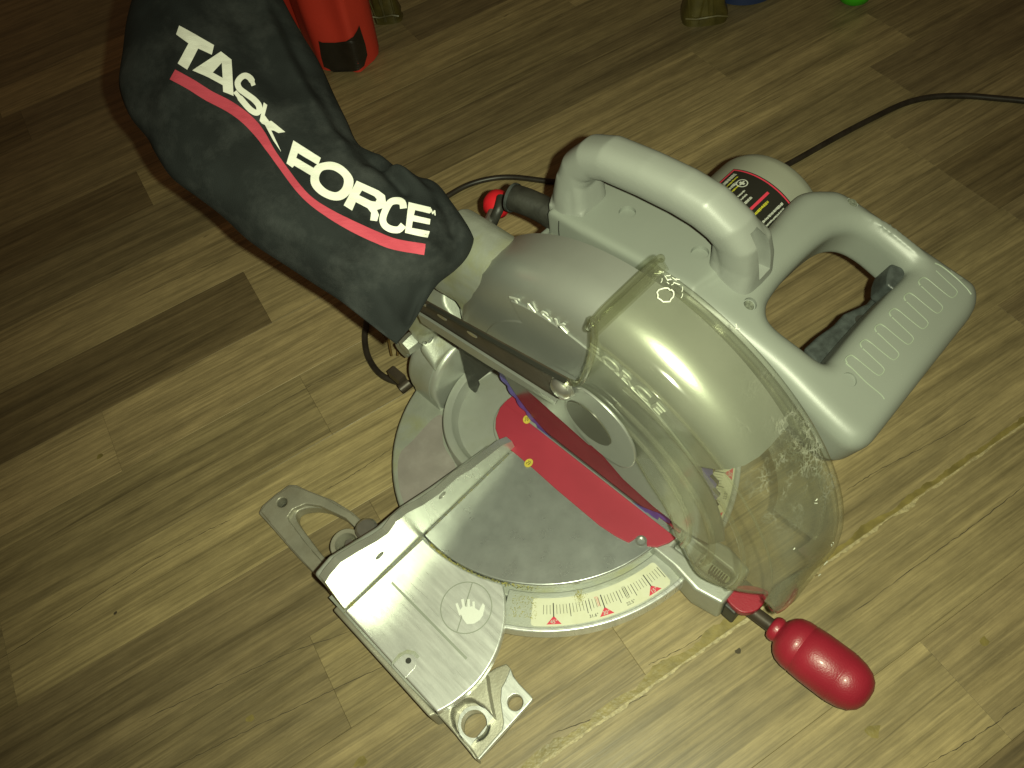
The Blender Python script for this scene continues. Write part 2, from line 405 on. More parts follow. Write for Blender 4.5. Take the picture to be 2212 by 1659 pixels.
def plank(u0, u1, v0, v1, tone):
    g, b = .07, .16
    z = ZF
    o4 = [(u0 + g, v0 + g), (u1 - g, v0 + g), (u1 - g, v1 - g), (u0 + g, v1 - g)]
    i4 = [(u0 + g + b, v0 + g + b), (u1 - g - b, v0 + g + b), (u1 - g - b, v1 - g - b), (u0 + g + b, v1 - g - b)]
    c = ((u0 + u1) / 2, (v0 + v1) / 2)
    vs = [V(a - c[0], d - c[1], -8) for a, d in o4] + [V(a - c[0], d - c[1], -.12) for a, d in o4] + [V(a - c[0], d - c[1], 0) for a, d in i4]
    fs = [(8, 9, 10, 11)] + [(i, (i + 1) % 4, (i + 1) % 4 + 4, i + 4) for i in range(4)] + [(i + 4, (i + 1) % 4 + 4, (i + 1) % 4 + 8, i + 8) for i in range(4)]
    o = MB().add(vs, fs).build('plank', WOOD, floor, smooth=False)
    o.location = (FU * c[0] + FV * c[1] + V(0, 0, z)) * S; o.rotation_euler = (0, 0, TH)
    k = random.uniform(.93, 1.07)
    o.color = (tone[0] * k, tone[1] * k * random.uniform(.985, 1.015), tone[2] * k, 1)
npl = 0
for i in range(len(rows) - 1):
    v0, v1 = rows[i], rows[i + 1]
    lst = known.get(v0)
    if lst is None:
        u = -900 + random.uniform(-300, 0); lst = []
        while u < 2600:
            u += random.uniform(480, 720); lst.append((u, random.choice([light_, mid, mid, dk2, dark, dk2])))
    u = -1300
    for ue, tone in lst:
        if ue > u + 5: plank(u, ue, v0, v1, tone); npl += 1
        u = ue
    while u < 2300 and v0 > -600:
        plank(u, u + 640, v0, v1, random.choice([light_, mid, dk2])); u += 640
# chipped, glue-stained joint in front of the saw
random.seed(11)
GLUE = material('glue_stain', (.190, .150, .048), .40, 0, var=.30, vscale=.012, bump=.3, bscale=300)
up, dn = [], []
u = -330.
while u < 620:
    k = 1.0 if u < 60 else .7
    up.append(FU * u + FV * (-193 + (3 + 4.5 * abs(mnoise.noise(V(u * .02, 0, 0))) * 2 + 3.5 * mnoise.noise(V(u * .15, 4, 0))) * k)); dn.append(FU * u + FV * (-193 - random.uniform(.3, 2.5) * k)); u += 4.0
MB().prism([p + V(0, 0, ZF - .06) for p in up + dn[::-1]], V(0, 0, .18)).build('glue_stain', GLUE, floor, smooth=False, label='yellow glue stain along a chipped board joint')
CHIP = material('chipped_edge', (.34, .285, .155), .5, 0, var=.3, vscale=.004, bump=.5, bscale=700)
up, dn = [], []; u = -330.
while u < 620:
    up.append(FU * u + FV * (-194.3)); dn.append(FU * u + FV * (-195.0 - max(0, 1.2 + 3.2 * mnoise.noise(V(u * .05, 9, 0)) + 1.6 * mnoise.noise(V(u * .23, 2, 0))) * (1 if u < 250 else .55))); u += 1.5
MB().prism([p + V(0, 0, ZF - .06) for p in up + dn[::-1]], V(0, 0, .26)).build('chipped_edge', CHIP, floor, smooth=False)
CRK = material('crack_dark', (.05, .038, .02), .8)
def crack(pts, wd=.7):
    q = [az(a, b, ZF) for a, b in pts]; q = cr(q, 14, False); L, Rr = [], []
    for i, p in enumerate(q):
        t = (q[min(i + 1, len(q) - 1)] - q[max(i - 1, 0)]).normalized(); n = V(-t.y, t.x, 0)
        p = p + n * random.uniform(-.5, .5); ww = wd * random.uniform(.25, 1) * min(1, i / 4 + .2, (len(q) - i) / 4)
        L.append(p + n * ww / 2); Rr.append(p - n * ww / 2)
    z = V(0, 0, .05)
    MB().add([a + z for a in L + Rr], [(i, i + 1, len(L) + i + 1, len(L) + i) for i in range(len(L) - 1)]).build('crack', CRK, floor, smooth=False)
for pts in ([(1816, 1344), (1990, 1215), (2110, 1130), (2230, 1035)], [(1828, 1060), (1900, 1015), (2010, 958), (2110, 900)], [(1400, 1436), (1480, 1396), (1590, 1325)],
            [(0, 1424), (150, 1330), (300, 1229), (420, 1160), (500, 1122)], [(300, 1560), (470, 1480), (640, 1405), (800, 1350)], [(375, 1659), (520, 1585), (700, 1500), (860, 1425)],
            [(700, 1060), (770, 1020), (850, 965)], [(560, 900), (640, 850), (720, 810), (830, 765)], [(1420, 350), (1560, 270), (1700, 200)], [(1730, 390), (1790, 350)],
            [(1180, 1590), (1300, 1545), (1400, 1500)], [(1990, 1659), (2110, 1590), (2212, 1515)], [(300, 640), (420, 585), (520, 545)]): crack(pts)
for (a, b, r) in ((540, 1552, 3.2), (497 * .5, 829.5 + 495, 1.6), (1595, 1406, 2.2), (1780, 1385, 1.3), (2125, 1385, 3.4), (780, 1645, 4.5), (1885, 1580, 5.0), (215, 985, 3)):
    p = az(a, b, ZF + .06); ring = [p + (FU * math.cos(t * .785) * 1.35 + FV * math.sin(t * .785)) * r * random.uniform(.6, 1.1) for t in range(8)]
    MB().sheet(ring).build('knot', CRK if r < 2.5 else GLUE, floor, smooth=False)

# ------------------------------------------------------------------ the mitre saw
saw = empty('mitre_saw', (0, 0, ZF))
tag(saw, 'grey compound mitre saw with clear blade guard and red handle, locked down on the floor', 'mitre saw')
SL = V(0, 0, -ZF) * S      # children are modelled in world mm; the empty sits on the floor
saw_objs = []
_b = MB.build
def part(mb, name, mat, parent=None, **k):
    o = mb.build(name, mat, **k); par = parent or saw; o.parent = par
    if par is saw: o.location = SL
    return o

R1, Z2 = 126.7, -18.0
def arc(r, a0, a1, n, z, c=(0, 0)):
    """angles measured from the front of the saw (-y), positive to its left (-x)"""
    return [V(c[0] - r * math.sin(rad(a0 + (a1 - a0) * i / n)), c[1] - r * math.cos(rad(a0 + (a1 - a0) * i / n)), z) for i in range(n + 1)]

# base casting: skirt under the wings, centre well, rear disc
def wing_outline(sx, z=0., grow=0.):
    a_in = R1 + 2.0 - grow
    t0 = math.degrees(math.acos(-(9 - 0.) / a_in)) if False else 94
    pts = [V(-(205 + grow), 9, z), V(-(205 + grow), -90, z)]
    fr = [az(943.6, 1539.4, 0), az(985, 1515, 0), az(1035, 1470, 0), az(1072, 1410, 0), az(1090, 1345, 0), az(1090, 1290, 0), az(1086, 1264, 0)]
    fr = cr(fr, 4, False)
    pts += [V(p.x, p.y, z) for p in fr]
    e = fr[-1]; a_end = math.degrees(math.atan2(-e.x, -e.y))
    pts += arc(a_in, a_end + 1.5, 90 + 3.5, 16, z)
    if sx > 0: pts = [V(-p.x * (.955 if p.x < -150 else 1), p.y, p.z) for p in pts]
    return pts
for sx in (-1, 1):
    part(MB().prism(wing_outline(sx, 0), V(0, 0, -9)), 'wing_table', MACH, bevel=1.4, seg=2, angle=50)
    # skirt below the machined top, drawn in towards the bottom
    fr = [az(943.6, 1539.4, 0), az(985, 1515, 0), az(1035, 1470, 0), az(1072, 1410, 0), az(1090, 1345, 0), az(1090, 1290, 0), az(1086, 1264, 0)]
    base = [V(-207, 30, 0), V(-207, -60, 0)] + [V(p.x, p.y, 0) for p in fr] + [V(-126, -20, 0), V(-128, 30, 0)]
    cen = V(-165, -20, 0); lay = []
    for z, k in ((-8.8, .985), (-12, .975), (-24, .90), (-36, .82), (-50, .78)):
        lay.append([V((p.x if p.x < -200 else cen.x + (p.x - cen.x) * k), (p.y if p.x < -200 and p.y > 0 else cen.y + (p.y - cen.y) * k), z) for p in base])
    m = len(base); vs = [V(-p.x * .95 if sx > 0 else p.x, p.y, p.z) for l in lay for p in l]
    fs = [(q * m + i, q * m + (i + 1) % m, (q + 1) * m + (i + 1) % m, (q + 1) * m + i) for q in range(len(lay) - 1) for i in range(m)] + [tuple(range(m)), tuple(range((len(lay) - 1) * m, len(lay) * m))]
    part(MB().add(vs, fs), 'base_skirt', CAST, angle=50)
# side ledge
part(MB().prism([V(-211, 24, -16), V(-211, -86, -16), V(-206, -88, -16), V(-206, 24, -16)], V(0, 0, -34)), 'side_ledge', FOOTM, bevel=1.5)
# engraved rule and hand emblem on the left wing
eng = MB()
a, b = az(846, 1258, .05), az(1008, 1423, .05)
t = (b - a).normalized(); nn = V(-t.y, t.x, 0) * .9
eng.sheet([a + nn, b + nn, b - nn, a - nn])
ENG = material('engraved_line', (.27, .29, .25), .5, .5)
ENGL = material('engraved_face', (.62, .64, .60), .5, .2)
part(eng, 'engraved_groove', ENG, smooth=False)
cc = az(1007, 1312, 0); circ = []
ring = MB()
for k in range(40):
    a0, a1 = 2 * math.pi * k / 40, 2 * math.pi * (k + 1) / 40
    for_ = [(19, a0), (19, a1), (18.2, a1), (18.2, a0)]
    ring.add([cc + V(math.cos(q) * r, math.sin(q) * r, .07) for r, q in for_], [(0, 1, 2, 3)])
sl1, sl2 = cc + V(-17, -8, .09), cc + V(16, 10, .09); tt = (sl2 - sl1).normalized(); n2 = V(-tt.y, tt.x, 0) * .4
ring.sheet([sl1 + n2, sl2 + n2, sl2 - n2, sl1 - n2])
emb = part(ring, 'hand_emblem', ENG, smooth=False)
hand = MB(); P = lambda X, Y: az(486.0 + .41414 * X, 972.07 + .41414 * Y, .14)
hand.sheet([P(*q) for q in ((1225, 835), (1242, 815), (1265, 818), (1290, 815), (1325, 838), (1345, 798), (1356, 812), (1345, 862), (1330, 885), (1300, 905), (1262, 908), (1240, 880))])
for (x0, y0, x1, y1, ww) in ((1228, 860, 1208, 800, 13), (1252, 850, 1238, 778, 14), (1272, 845, 1270, 778, 13), (1300, 850, 1296, 790, 12)):
    hand.sheet([P(p.x, p.y) + V(0, 0, .03) for p in stroke([(x0, y0), ((x0 + x1) / 2, (y0 + y1) / 2), (x1, y1)], ww)])
part(hand, 'hand_figure', ENGL, parent=emb, smooth=False)
# small boss with a screw hole at the wing edge
bp_ = az(880, 1432, .25)
o = part(MB().prism([V(-205.2, bp_.y - 6.5, .25), V(-205.2, bp_.y + 6.5, .25)] + [bp_ + V(6 * math.cos(a), 6.5 * math.sin(a), 0) for a in [1.4, 1.0, .6, .2, -.2, -.6, -1.0, -1.4]], V(0, 0, -.6)), 'screw_boss', MACH, bevel=.2, seg=1)
shp = [bp_ + V(a, b, -.2) for a, b in ((-9, 7.2), (-7, 8.6), (0, 9.4), (6, 7), (9, 2), (9, -3), (6.4, -3), (6.3, 1.5), (3.8, 5), (0, 6.6), (-9, 6.9))]
part(MB().prism(shp, V(0, 0, -.3)), 'boss_pocket', CAST2, parent=o, smooth=False)
part(MB().lathe(bp_ + V(1.5, .5, -.2), EZ, [(.55, 0), (.55, 2.1)], 16), 'screw_hole', HOLE, parent=o)

# turntable disc
disc = MB()
pts = arc(R1, -94, 94, 72, 0)
disc.prism(pts, V(0, 0, -6))
tt_ = part(disc, 'turntable', MACH2, bevel=1.2, seg=2)
part(MB().prism(arc(R1 - 4, -96, 96, 60, -6), V(0, 0, -12)), 'turntable_rim', CAST, bevel=1)
# rear well (round, behind the fence) and the fixed disc below it
well = MB()
well.lathe(V(0, 27, 0), EZ, [(-28, 0), (-28, 66), (0, 66), (1.6, 65), (1.8, 61), (.8, 58.5), (-4, 56.5), (-6.5, 54), (-7, 0)], 90, a0=-9, a1=189, ref=EX)
part(well, 'turntable_well', CAST, angle=40)
part(MB().prism(arc(60, 0, 360, 40, -7.4, (0, 27))[:-1], V(0, 0, -6)), 'well_floor', CAST)
part(MB().prism(arc(131.5, 0, 360, 90, -20)[:-1], V(0, 0, -17)), 'rear_base', CAST2, bevel=2)
part(MB().prism(arc(122, 0, 360, 60, -36)[:-1], V(0, 0, -14)), 'base_ring', CAST2, bevel=2)
stn = [az(*q, -19.85) for q in ((893, 950), (935, 905), (957, 900), (958, 960), (985, 1010), (960, 1050), (905, 1100), (880, 1100), (862, 1050), (862, 985))]
STAIN = material('stained_patch', (.26, .235, .22), .5, .3, var=.12, vscale=.02, dirt=(.33, .31, .29), dirt_amt=.5, dscale=60)
part(MB().sheet(cr(stn, 4)), 'worn_patch', STAIN, smooth=False)
# feet
def hole_ring(c, r, n=20): return [c + V(r * math.cos(2 * math.pi * k / n), r * math.sin(2 * math.pi * k / n), 0) for k in range(n)]
zr = -40
rf = [(558, 1108), (566, 1092), (594, 1068), (624, 1046), (640, 1047), (668, 1060), (720, 1080), (760, 1105), (800, 1140), (850, 1190), (860, 1250), (760, 1340), (740, 1330), (700, 1262), (640, 1200), (590, 1143)]
rw = [(645, 1103), (680, 1096), (725, 1106), (758, 1130), (772, 1148), (748, 1165), (742, 1180), (746, 1200), (728, 1212), (705, 1208), (670, 1165), (640, 1122)]
rfz = [az(a, b, zr) for a, b in rf]; rwz = cr([az(a, b, zr) for a, b in rw], 3)
foot = MB().prism(rfz, V(0, 0, -11.5), [rwz, hole_ring(az(609, 1086, zr), 4.2)])
rfo = part(foot, 'rear_foot', FOOTM, remesh=.9, relax=3)
# raised outer rib of the rear foot
rib = [(562, 1104), (570, 1092), (598, 1068), (626, 1049), (645, 1052), (700, 1074), (760, 1108), (815, 1158), (800, 1172), (745, 1118), (690, 1092), (660, 1088), (632, 1100), (620, 1118), (660, 1172), (720, 1240), (760, 1290), (740, 1300), (690, 1250), (630, 1186)]
part(MB().prism([az(a, b, zr + 4) for a, b in rib], V(0, 0, -10), [hole_ring(az(609, 1085, zr + 4), 4.4)]), 'foot_rib', FOOTM, remesh=.9, relax=4)
part(MB().lathe(az(609, 1087, -51), EZ, [(0, 0), (0, 4.0)], 20), 'hole_floor', HOLE)
bo = az(747, 1174, -22)
boss = MB().lathe(V(bo.x, bo.y, -50), EZ, [(0, 14), (27, 13.2), (28, 12.4), (28, 9.2), (27, 8.7), (2, 8.6), (2, 0)], 36)
b_ = part(boss, 'bolt_boss', FOOTM)
part(MB().lathe(V(bo.x + 3, bo.y - 3, -48), EZ, [(0, 6), (14, 6), (15, 5), (15, 0)], 6).tube([V(bo.x + 2, bo.y - 2, -40), V(bo.x + 2, bo.y - 2, -22)], 3.6), 'bolt', STEEL, parent=b_, angle=30)
# front foot: flat plate, shaded channel, pocket with a machined bolt pad
zf_ = -41
def rf_(X, Y, z): return az((1560 + X * 700 / 1504) * .54004, (2300 + Y * 700 / 1504) * .54004, z)
F1, F2 = rf_(722, 1278, -36), rf_(1077, 1096, zf_)
ff = [(330, 1165), (400, 1180), (740, 1590), (770, 1580), (960, 1380), (1228, 1062), (1215, 1035), (1080, 900), (1035, 800), (1000, 760), (900, 800), (600, 1000)]
part(MB().prism([rf_(a, b, zf_ - 3) for a, b in ff], V(0, 0, -7.5), [hole_ring(V(F1.x, F1.y, zf_ - 3), 10.2, 28), hole_ring(V(F2.x, F2.y, zf_ - 3), 5.8)]), 'front_foot', FOOTM, remesh=.8, relax=2)
strip = [(1035, 800), (1060, 870), (1110, 935), (1228, 1060), (1220, 1078), (765, 1592), (738, 1588), (960, 1330), (975, 1270), (962, 1180), (948, 1080), (955, 970), (990, 910)]
part(MB().prism([rf_(a, b, zf_ + .6) for a, b in strip], V(0, 0, -5), [hole_ring(V(F2.x, F2.y, zf_ + .6), 5.6)]), 'foot_pad', MACH, bevel=.7, seg=2, angle=60)
rimf = [(395, 1185), (825, 820), (845, 980), (890, 1215), (870, 1200), (800, 1120), (700, 1058), (620, 1065), (540, 1130), (522, 1200), (540, 1290), (600, 1390), (680, 1470), (740, 1560), (738, 1590), (560, 1370)]
part(MB().prism([rf_(a, b, -26) for a, b in rimf], V(0, 0, -24)), 'foot_gusset', FOOTM, remesh=.8, relax=3)
padf = [(700, 1125), (760, 1122), (820, 1150), (890, 1218), (800, 1330), (690, 1468), (600, 1370), (582, 1290), (600, 1200), (650, 1145)]
part(MB().prism([rf_(a, b, -36) for a, b in padf], V(0, 0, -12), [hole_ring(V(F1.x, F1.y, -36), 9.3, 28)]), 'bolt_pad', MACH, bevel=.6, seg=2, angle=60)
part(MB().lathe(V(F1.x, F1.y, -51.5), EZ, [(15, 9.4), (0, 9.4)], 28), 'bolt_bore', CAST2)
# right-hand feet, behind the motor
for (x, y) in ((180, 128), (180, -105)):
    part(MB().prism([V(x - 28, y - 20, -41), V(x + 27, y - 20, -41), V(x + 27, y + 22, -41), V(x - 28, y + 22, -41)], V(0, 0, -9), [hole_ring(V(x + 5, y + 3, -41), 5)]), 'rear_foot' if y > 0 else 'front_foot', FOOTM, bevel=1.5)

# fence, left and right halves; face at y = 9.3
yf = 9.3
ft = [ay(*q, yf) for q in ((702, 1258), (712, 1242), (735, 1215), (775, 1190), (815, 1168), (838, 1152), (856, 1128), (880, 1108), (915, 1090), (950, 1066), (990, 1030), (1020, 1012), (1055, 985), (1085, 962), (1106, 953))]
ftp = ft
fo = [V(p.x, yf, max(p.z, 10)) for p in ftp] + [V(-26, yf, .4), V(-204.5, yf, .4)]
h1, h2 = ay(954, 1066, yf), ay(818, 1197, yf)
hs = [[V(c_.x + 3.6 * math.cos(t), yf, c_.z - 3 + 3 * math.sin(t)) for t in [k * math.pi / 8 for k in range(16)]] for c_ in (h1, h2)]
part(MB().prism(fo, V(0, 6.5, 0), hs), 'fence', FENCEM, bevel=1.5, seg=2)
fr_ = [V(-p.x, p.y, p.z) for p in fo]
part(MB().prism(fr_, V(0, 6.5, 0)), 'fence', FENCEM, bevel=1.5, seg=2)
bk = [V(-203, yf + 6.5, 48), V(-188, yf + 6.5, 52), V(-150, yf + 6.5, 36), V(-128, yf + 6.5, 34), V(-100, yf + 6.5, 24), V(-40, yf + 6.5, 8), V(-40, yf + 6.5, -22), V(-203, yf + 6.5, -30)]
for sx in (1, -1):
    part(MB().prism([V(p.x * sx, p.y, p.z) for p in bk], V(0, 8, 0)), 'fence_back', CAST, bevel=2.5)
# clamp ear and bolt behind the fence
ear = [az(*q, -8) for q in ((792, 1170), (840, 1112), (868, 1100), (882, 1108), (885, 1125), (860, 1160), (820, 1190))]
part(MB().prism(ear, V(0, 0, -10)), 'clamp_ear', FOOTM, bevel=3)
ear = [az(*q, -30) for q in ((775, 1205), (790, 1172), (815, 1158), (850, 1160), (860, 1190), (800, 1235))]
part(MB().prism(ear, V(0, 0, -16)), 'clamp_ear', FOOTM, bevel=3)
ec = az(808, 1160, -12)
part(MB().lathe(V(ec.x, ec.y + 8, -18), EZ, [(0, 9), (10, 9), (12, 7), (12, 0)], 24), 'clamp_bolt', STEEL)
# sawdust in the seams
random.seed(4)
dust = MB()
def speck(p, r):
    q = [p + V(random.uniform(-r, r), random.uniform(-r, r), random.uniform(0, r * .4)) for _ in range(4)]
    dust.add(q, [(0, 1, 2), (0, 2, 3), (1, 2, 3), (0, 1, 3)])
for i in range(260):
    t = random.random()
    p = V(-200 + 170 * t, 8.6, .2) + V(random.gauss(0, .8), -abs(random.gauss(0, .5)), 0); speck(p, .5)
    if i < 130: speck(az(756, 1302, .2) + V(random.gauss(0, 2.5), random.gauss(0, 1.5), 0), .8)
for i in range(420):
    a = 90 - 40 * random.random() ** 1.6; p = arc(R1 + 1.2, a, a, 1, -2.0)[0] + V(random.gauss(0, .9), random.gauss(0, .9), 0); speck(p, .7)
for i in range(200):
    a = random.uniform(50, 58); p = arc(random.uniform(130, 146), a, a, 1, Z2 + .4)[0]; speck(p, .6)
for i in range(160):
    a = random.gauss(36.5, .8); p = arc(random.gauss(131, 2.6), a, a, 1, Z2 + .6)[0]; speck(p, .55)
o = part(dust, 'sawdust', DUST, smooth=False); o['kind'] = 'stuff'

# scale ring
sr = MB()
sr.prism(arc(154.5, -60, 60, 60, Z2) + arc(126, 60, -60, 60, Z2), V(0, 0, -14))
ring_o = part(sr, 'scale_ring', CAST, bevel=.8, seg=2, angle=50)
part(MB().prism(arc(155.6, -60, 60, 70, Z2 + 1.4) + arc(152.0, 60, -60, 70, Z2 + 1.4), V(0, 0, -15)), 'ring_rim', MACH, bevel=1.2, seg=3, angle=50)
def plate_outline(a0, a1, r0, r1, z, rr=2.2):
    o = []
    da0, da1 = math.degrees(rr / r0), math.degrees(rr / r1)
    o += arc(r1, a0 + da1, a1 - da1, 26, z)
    o += [arc(r1 - rr * .3, a1 - da1 * .3, a1, 1, z)[0], arc(r1 - rr, a1, a1, 1, z)[0]]
    o += [arc(r0 + rr, a1, a1, 1, z)[0], arc(r0 + rr * .3, a1 - da0 * .3, a1, 1, z)[0]]
    o += arc(r0, a1 - da0, a0 + da0, 26, z)
    o += [arc(r0 + rr * .3, a0 + da0 * .3, a0, 1, z)[0], arc(r0 + rr, a0, a0, 1, z)[0], arc(r1 - rr, a0, a0, 1, z)[0]]
    return o
def text_mesh(s, size, ang, pos, bold=.0, up=EZ, xdir=None, extrude=0, shear=0, sx=1.0):
    """flat lettering: returns (verts, faces) in mm; baseline direction xdir, normal up"""
    cu = bpy.data.curves.new('t', 'FONT'); cu.body = s; cu.size = size; cu.align_x = 'CENTER'; cu.align_y = 'CENTER'; cu.offset = bold; cu.extrude = extrude; cu.shear = shear
    cu.resolution_u = 3
    ob = bpy.data.objects.new('t', cu); C.objects.link(ob)
    dg = bpy.context.evaluated_depsgraph_get(); me = bpy.data.meshes.new_from_object(ob.evaluated_get(dg))
    xd = Vector(xdir).normalized(); upn = Vector(up).normalized(); yd = upn.cross(xd)
    vs = [Vector(pos) + xd * (v.co.x * sx) + yd * v.co.y + upn * v.co.z for v in me.vertices]; fs = [tuple(p.vertices) for p in me.polygons]
    bpy.data.objects.remove(ob); bpy.data.curves.remove(cu); bpy.data.meshes.remove(me)
    return vs, fs
for sgn in (1, -1):
    A0, A1 = (9.5, 51.5)
    o = plate_outline(A0, A1, 130.5, 151.0, Z2 + .35)
    if sgn < 0: o = [V(-p.x, p.y, p.z) for p in o]
    sp = part(MB().prism(o, V(0, 0, -.5)), 'scale_plate', CREAM, smooth=False)
    mk, rd, nb = MB(), MB(), MB()
    z = Z2 + .46
    def rp(r, a): return V(-sgn * r * math.sin(rad(a)), -r * math.cos(rad(a)), z)
    def bar(r0, r1, a, wd, m=mk):
        n = V(-sgn * math.cos(rad(a)), math.sin(rad(a)), 0) * wd / 2
        m.sheet([rp(r0, a) + n, rp(r1, a) + n, rp(r1, a) - n, rp(r0, a) - n])
    for a in range(10, 49):
        if a in (15, 30, 45): bar(134.2, 144.5, a, .75)
        else: bar(135.5 if a % 5 else 135.5, 142.4 if a % 5 else 145, a, .32 if a % 5 else .5)
    for a in (22.1, 22.5, 22.9): bar(134.5, 144, a, .28)
    for a in (31.2, 31.6, 32.0): bar(134.5, 142, a, .28, rd)
    bar(134.5, 144, 33.9, .28)
    for a in (15, 30, 45):
        c0 = rp(143.6, a); t1 = rp(149.8, a + 2.1); t2 = rp(149.8, a - 2.1)
        part(MB().sheet([c0, t1, t2]), 'scale_triangle', REDM, parent=sp, smooth=False)
        xd = (t2 - t1) if sgn > 0 else (t1 - t2)
        vs, fs = text_mesh('%d\u00b0' % a, 3.9, 0, rp(148.0, a) + V(0, 0, .1), .04, EZ, xd)
        part(MB().add(vs, fs), 'scale_number', WHITEP, parent=sp, smooth=False)
    o_ = part(mk, 'scale_marks', INK, parent=sp, smooth=False); o_['kind'] = 'stuff'; o_ = part(rd, 'red_scale_marks', REDM, parent=sp, smooth=False); o_['kind'] = 'stuff'
    for s, a in (('22.5\u00b0', 22.5), ('31.6\u00b0', 33.6)):
        xd = (rp(140, a - 1) - rp(140, a + 1)) * sgn; part(MB().add(*text_mesh(s, 3.3, 0, rp(147.6, a), .02, EZ, xd)), 'scale_number', INK, parent=sp, smooth=False)

# red kerf insert
def r3(X, Y): return (810.06 + .39053 * X, 486.04 + .39053 * Y)
ins = [(1118, 853), (1098, 862), (1080, 880), (1071, 903), (1070, 925), (1077, 945), (1088, 955), (1098, 955), (1106, 960), (1103, 971), (1150, 1010), (1200, 1055), (1250, 1097), (1294, 1134), (1330, 1158), (1358, 1172), (1368, 1166), (1376, 1160), (1385, 1159), (1396, 1168), (1398, 1180), (1420, 1181), (1445, 1172), (1462, 1160)]
insl = [az(a, b, 1.0) for a, b in ins]
insl = [V(p.x, p.y, 1.0) for p in insl]
slotl = [V(-3.2, p, 1.0) for p in (-132, -60, 0, 40, 78)]
ymax = insl[0].y
out_l = [p for p in insl if p.x < -2.6] + [V(-2.3, -133.3, 1.0), V(-2.3, 45, 1.0)]
ino = part(MB().prism(out_l, V(0, 0, -2.6)), 'kerf_insert', RED, parent=tt_, bevel=.5, seg=2, angle=50)
ino.location = (0, 0, 0)
rgt = [V(-p.x, p.y, p.z) for p in out_l]
part(MB().prism(rgt, V(0, 0, -2.6)), 'kerf_insert', RED, parent=tt_, bevel=.5, seg=2, angle=50)
part(MB().prism([V(-2.5, 20, .9), V(2.5, 20, .9), V(2.5, 44.9, .9), V(-2.5, 44.9, .9)], V(0, 0, -2.4)), 'kerf_insert', RED, parent=tt_, smooth=False)
sp_ = az(1385, 1170, 0)
part(MB().lathe(V(sp_.x, sp_.y, -3), EZ, [(5, 4.2), (5, 2.9), (2, 2.6), (2, 0)], 20), 'insert_screw', STEEL, parent=tt_)
# table bridge under the insert at the rear and at the front
part(MB().prism(arc(33, 0, 360, 48, -1.8, (0, 14))[:-1], V(0, 0, -22)), 'insert_support', CAST, bevel=1)
for (u_, v_, s_) in ((1142, 1000, 1), (1138, 906, .9)):
    c_ = az(u_, v_, 1.25); d_ = V(.75, .66, 0); e_ = V(-.66, .75, 0)
    if s_ == 1: d_, e_ = V(1, .05, 0), V(0, 1, 0)
    o = [c_ + d_ * (4.0 * math.cos(t)) + e_ * (3.2 * math.sin(t)) for t in [k * math.pi / 8 for k in range(16)]]
    o = part(MB().prism(o, V(0, 0, -.3)), 'yellow_sticker', YEL, parent=tt_, smooth=False)
    pts = [(-2.5, 1.2), (-1.2, 2.2), (0, .4), (1.6, 2), (2.4, -.6), (0, -1.6), (-2.1, -.8)]
    part(MB().sheet([c_ + d_ * p.x + e_ * p.y + V(0, 0, .06) for p in stroke([(a * .7, b * .7) for a, b in pts], .55)]), 'sticker_print', INK, parent=tt_, smooth=False)

# mitre arm running forward under the table, slot, lever and handle
arm = MB()
armo = [V(-17, -118, -7), V(-17, -140, -8), V(-21, -165, -9), V(-17, -186, -10), V(17, -186, -10), V(21, -165, -9), V(17, -140, -8), V(17, -118, -7)]
arm.prism([V(p.x, p.y, -8) for p in armo], V(0, 0, -34), [[V(-5.5, -134, -8), V(-5.5, -176, -8), V(-3, -179, -8), V(5, -179, -8), V(7, -176, -8), V(7, -134, -8)]])
part(arm, 'mitre_arm', CAST, bevel=2.5, seg=3, angle=40)
part(MB().prism([V(-8, -130, -21), V(8, -130, -21), V(8, -180, -21), V(-8, -180, -21)], V(0, 0, -8)), 'arm_pocket', CAST2)
sg = MB()
sg.tube([V(1, -163 - k * .3, -16) + V(3.4 * math.cos(k * .9), 0, 3.4 * math.sin(k * .9)) for k in range(48)], .6, 6)
part(sg, 'detent_spring', DARKSTEEL)
lev = [az(*q, -12) for q in ((1570, 1284), (1584, 1268), (1620, 1264), (1660, 1276), (1655, 1295), (1638, 1316), (1615, 1324), (1596, 1320), (1574, 1300))]
lv = MB().prism(cr(lev, 3), V(0, 0, -7))
part(lv, 'lock_lever', REDK, bevel=2, seg=3)
part(MB().prism([V(-14, -186, -16), V(12, -186, -16), V(12, -196, -18), V(-14, -196, -18)], V(0, 0, -22)), 'lever_bracket', RUBBER, bevel=1.5)
h0, h1_ = ax(1600, 1322, -2), ax(1668, 1362, 0)
kA = az(1667, 1352, -22); kB = az(1860, 1496, -14)
rodd = (kB - kA).normalized()
part(MB().tube([kA - rodd * 32, kA + rodd * 6], 5.0, 20), 'handle_rod', DARKSTEEL)
L_ = (kB - kA).length
prof = [(0, 0), (0, 8), (.8, 9.6), (3, 10.6), (6, 10.8), (7.6, 10.0), (8.4, 10.2), (10, 13.5), (13, 17.5), (17, 20.2), (23, 21.8), (29, 22.1), (29.5, 21.7), (30.2, 21.7), (30.7, 22.3), (L_ * .62, 22.8), (L_ * .62 + 22, 22.6), (L_ * .62 + 22.5, 22.2), (L_ * .62 + 23.2, 22.2), (L_ * .62 + 23.6, 22.4), (L_ + 7, 20.6), (L_ + 14, 17.6), (L_ + 19, 12.8), (L_ + 21.5, 7), (L_ + 22, 0)]
prof = [(a * (L_ + 6) / (L_ + 22), r * .94) for a, r in prof]
prof = [(a, r * .90) for a, r in prof]
part(MB().lathe(kA, rodd, prof, 56), 'mitre_handle', REDK, angle=60)

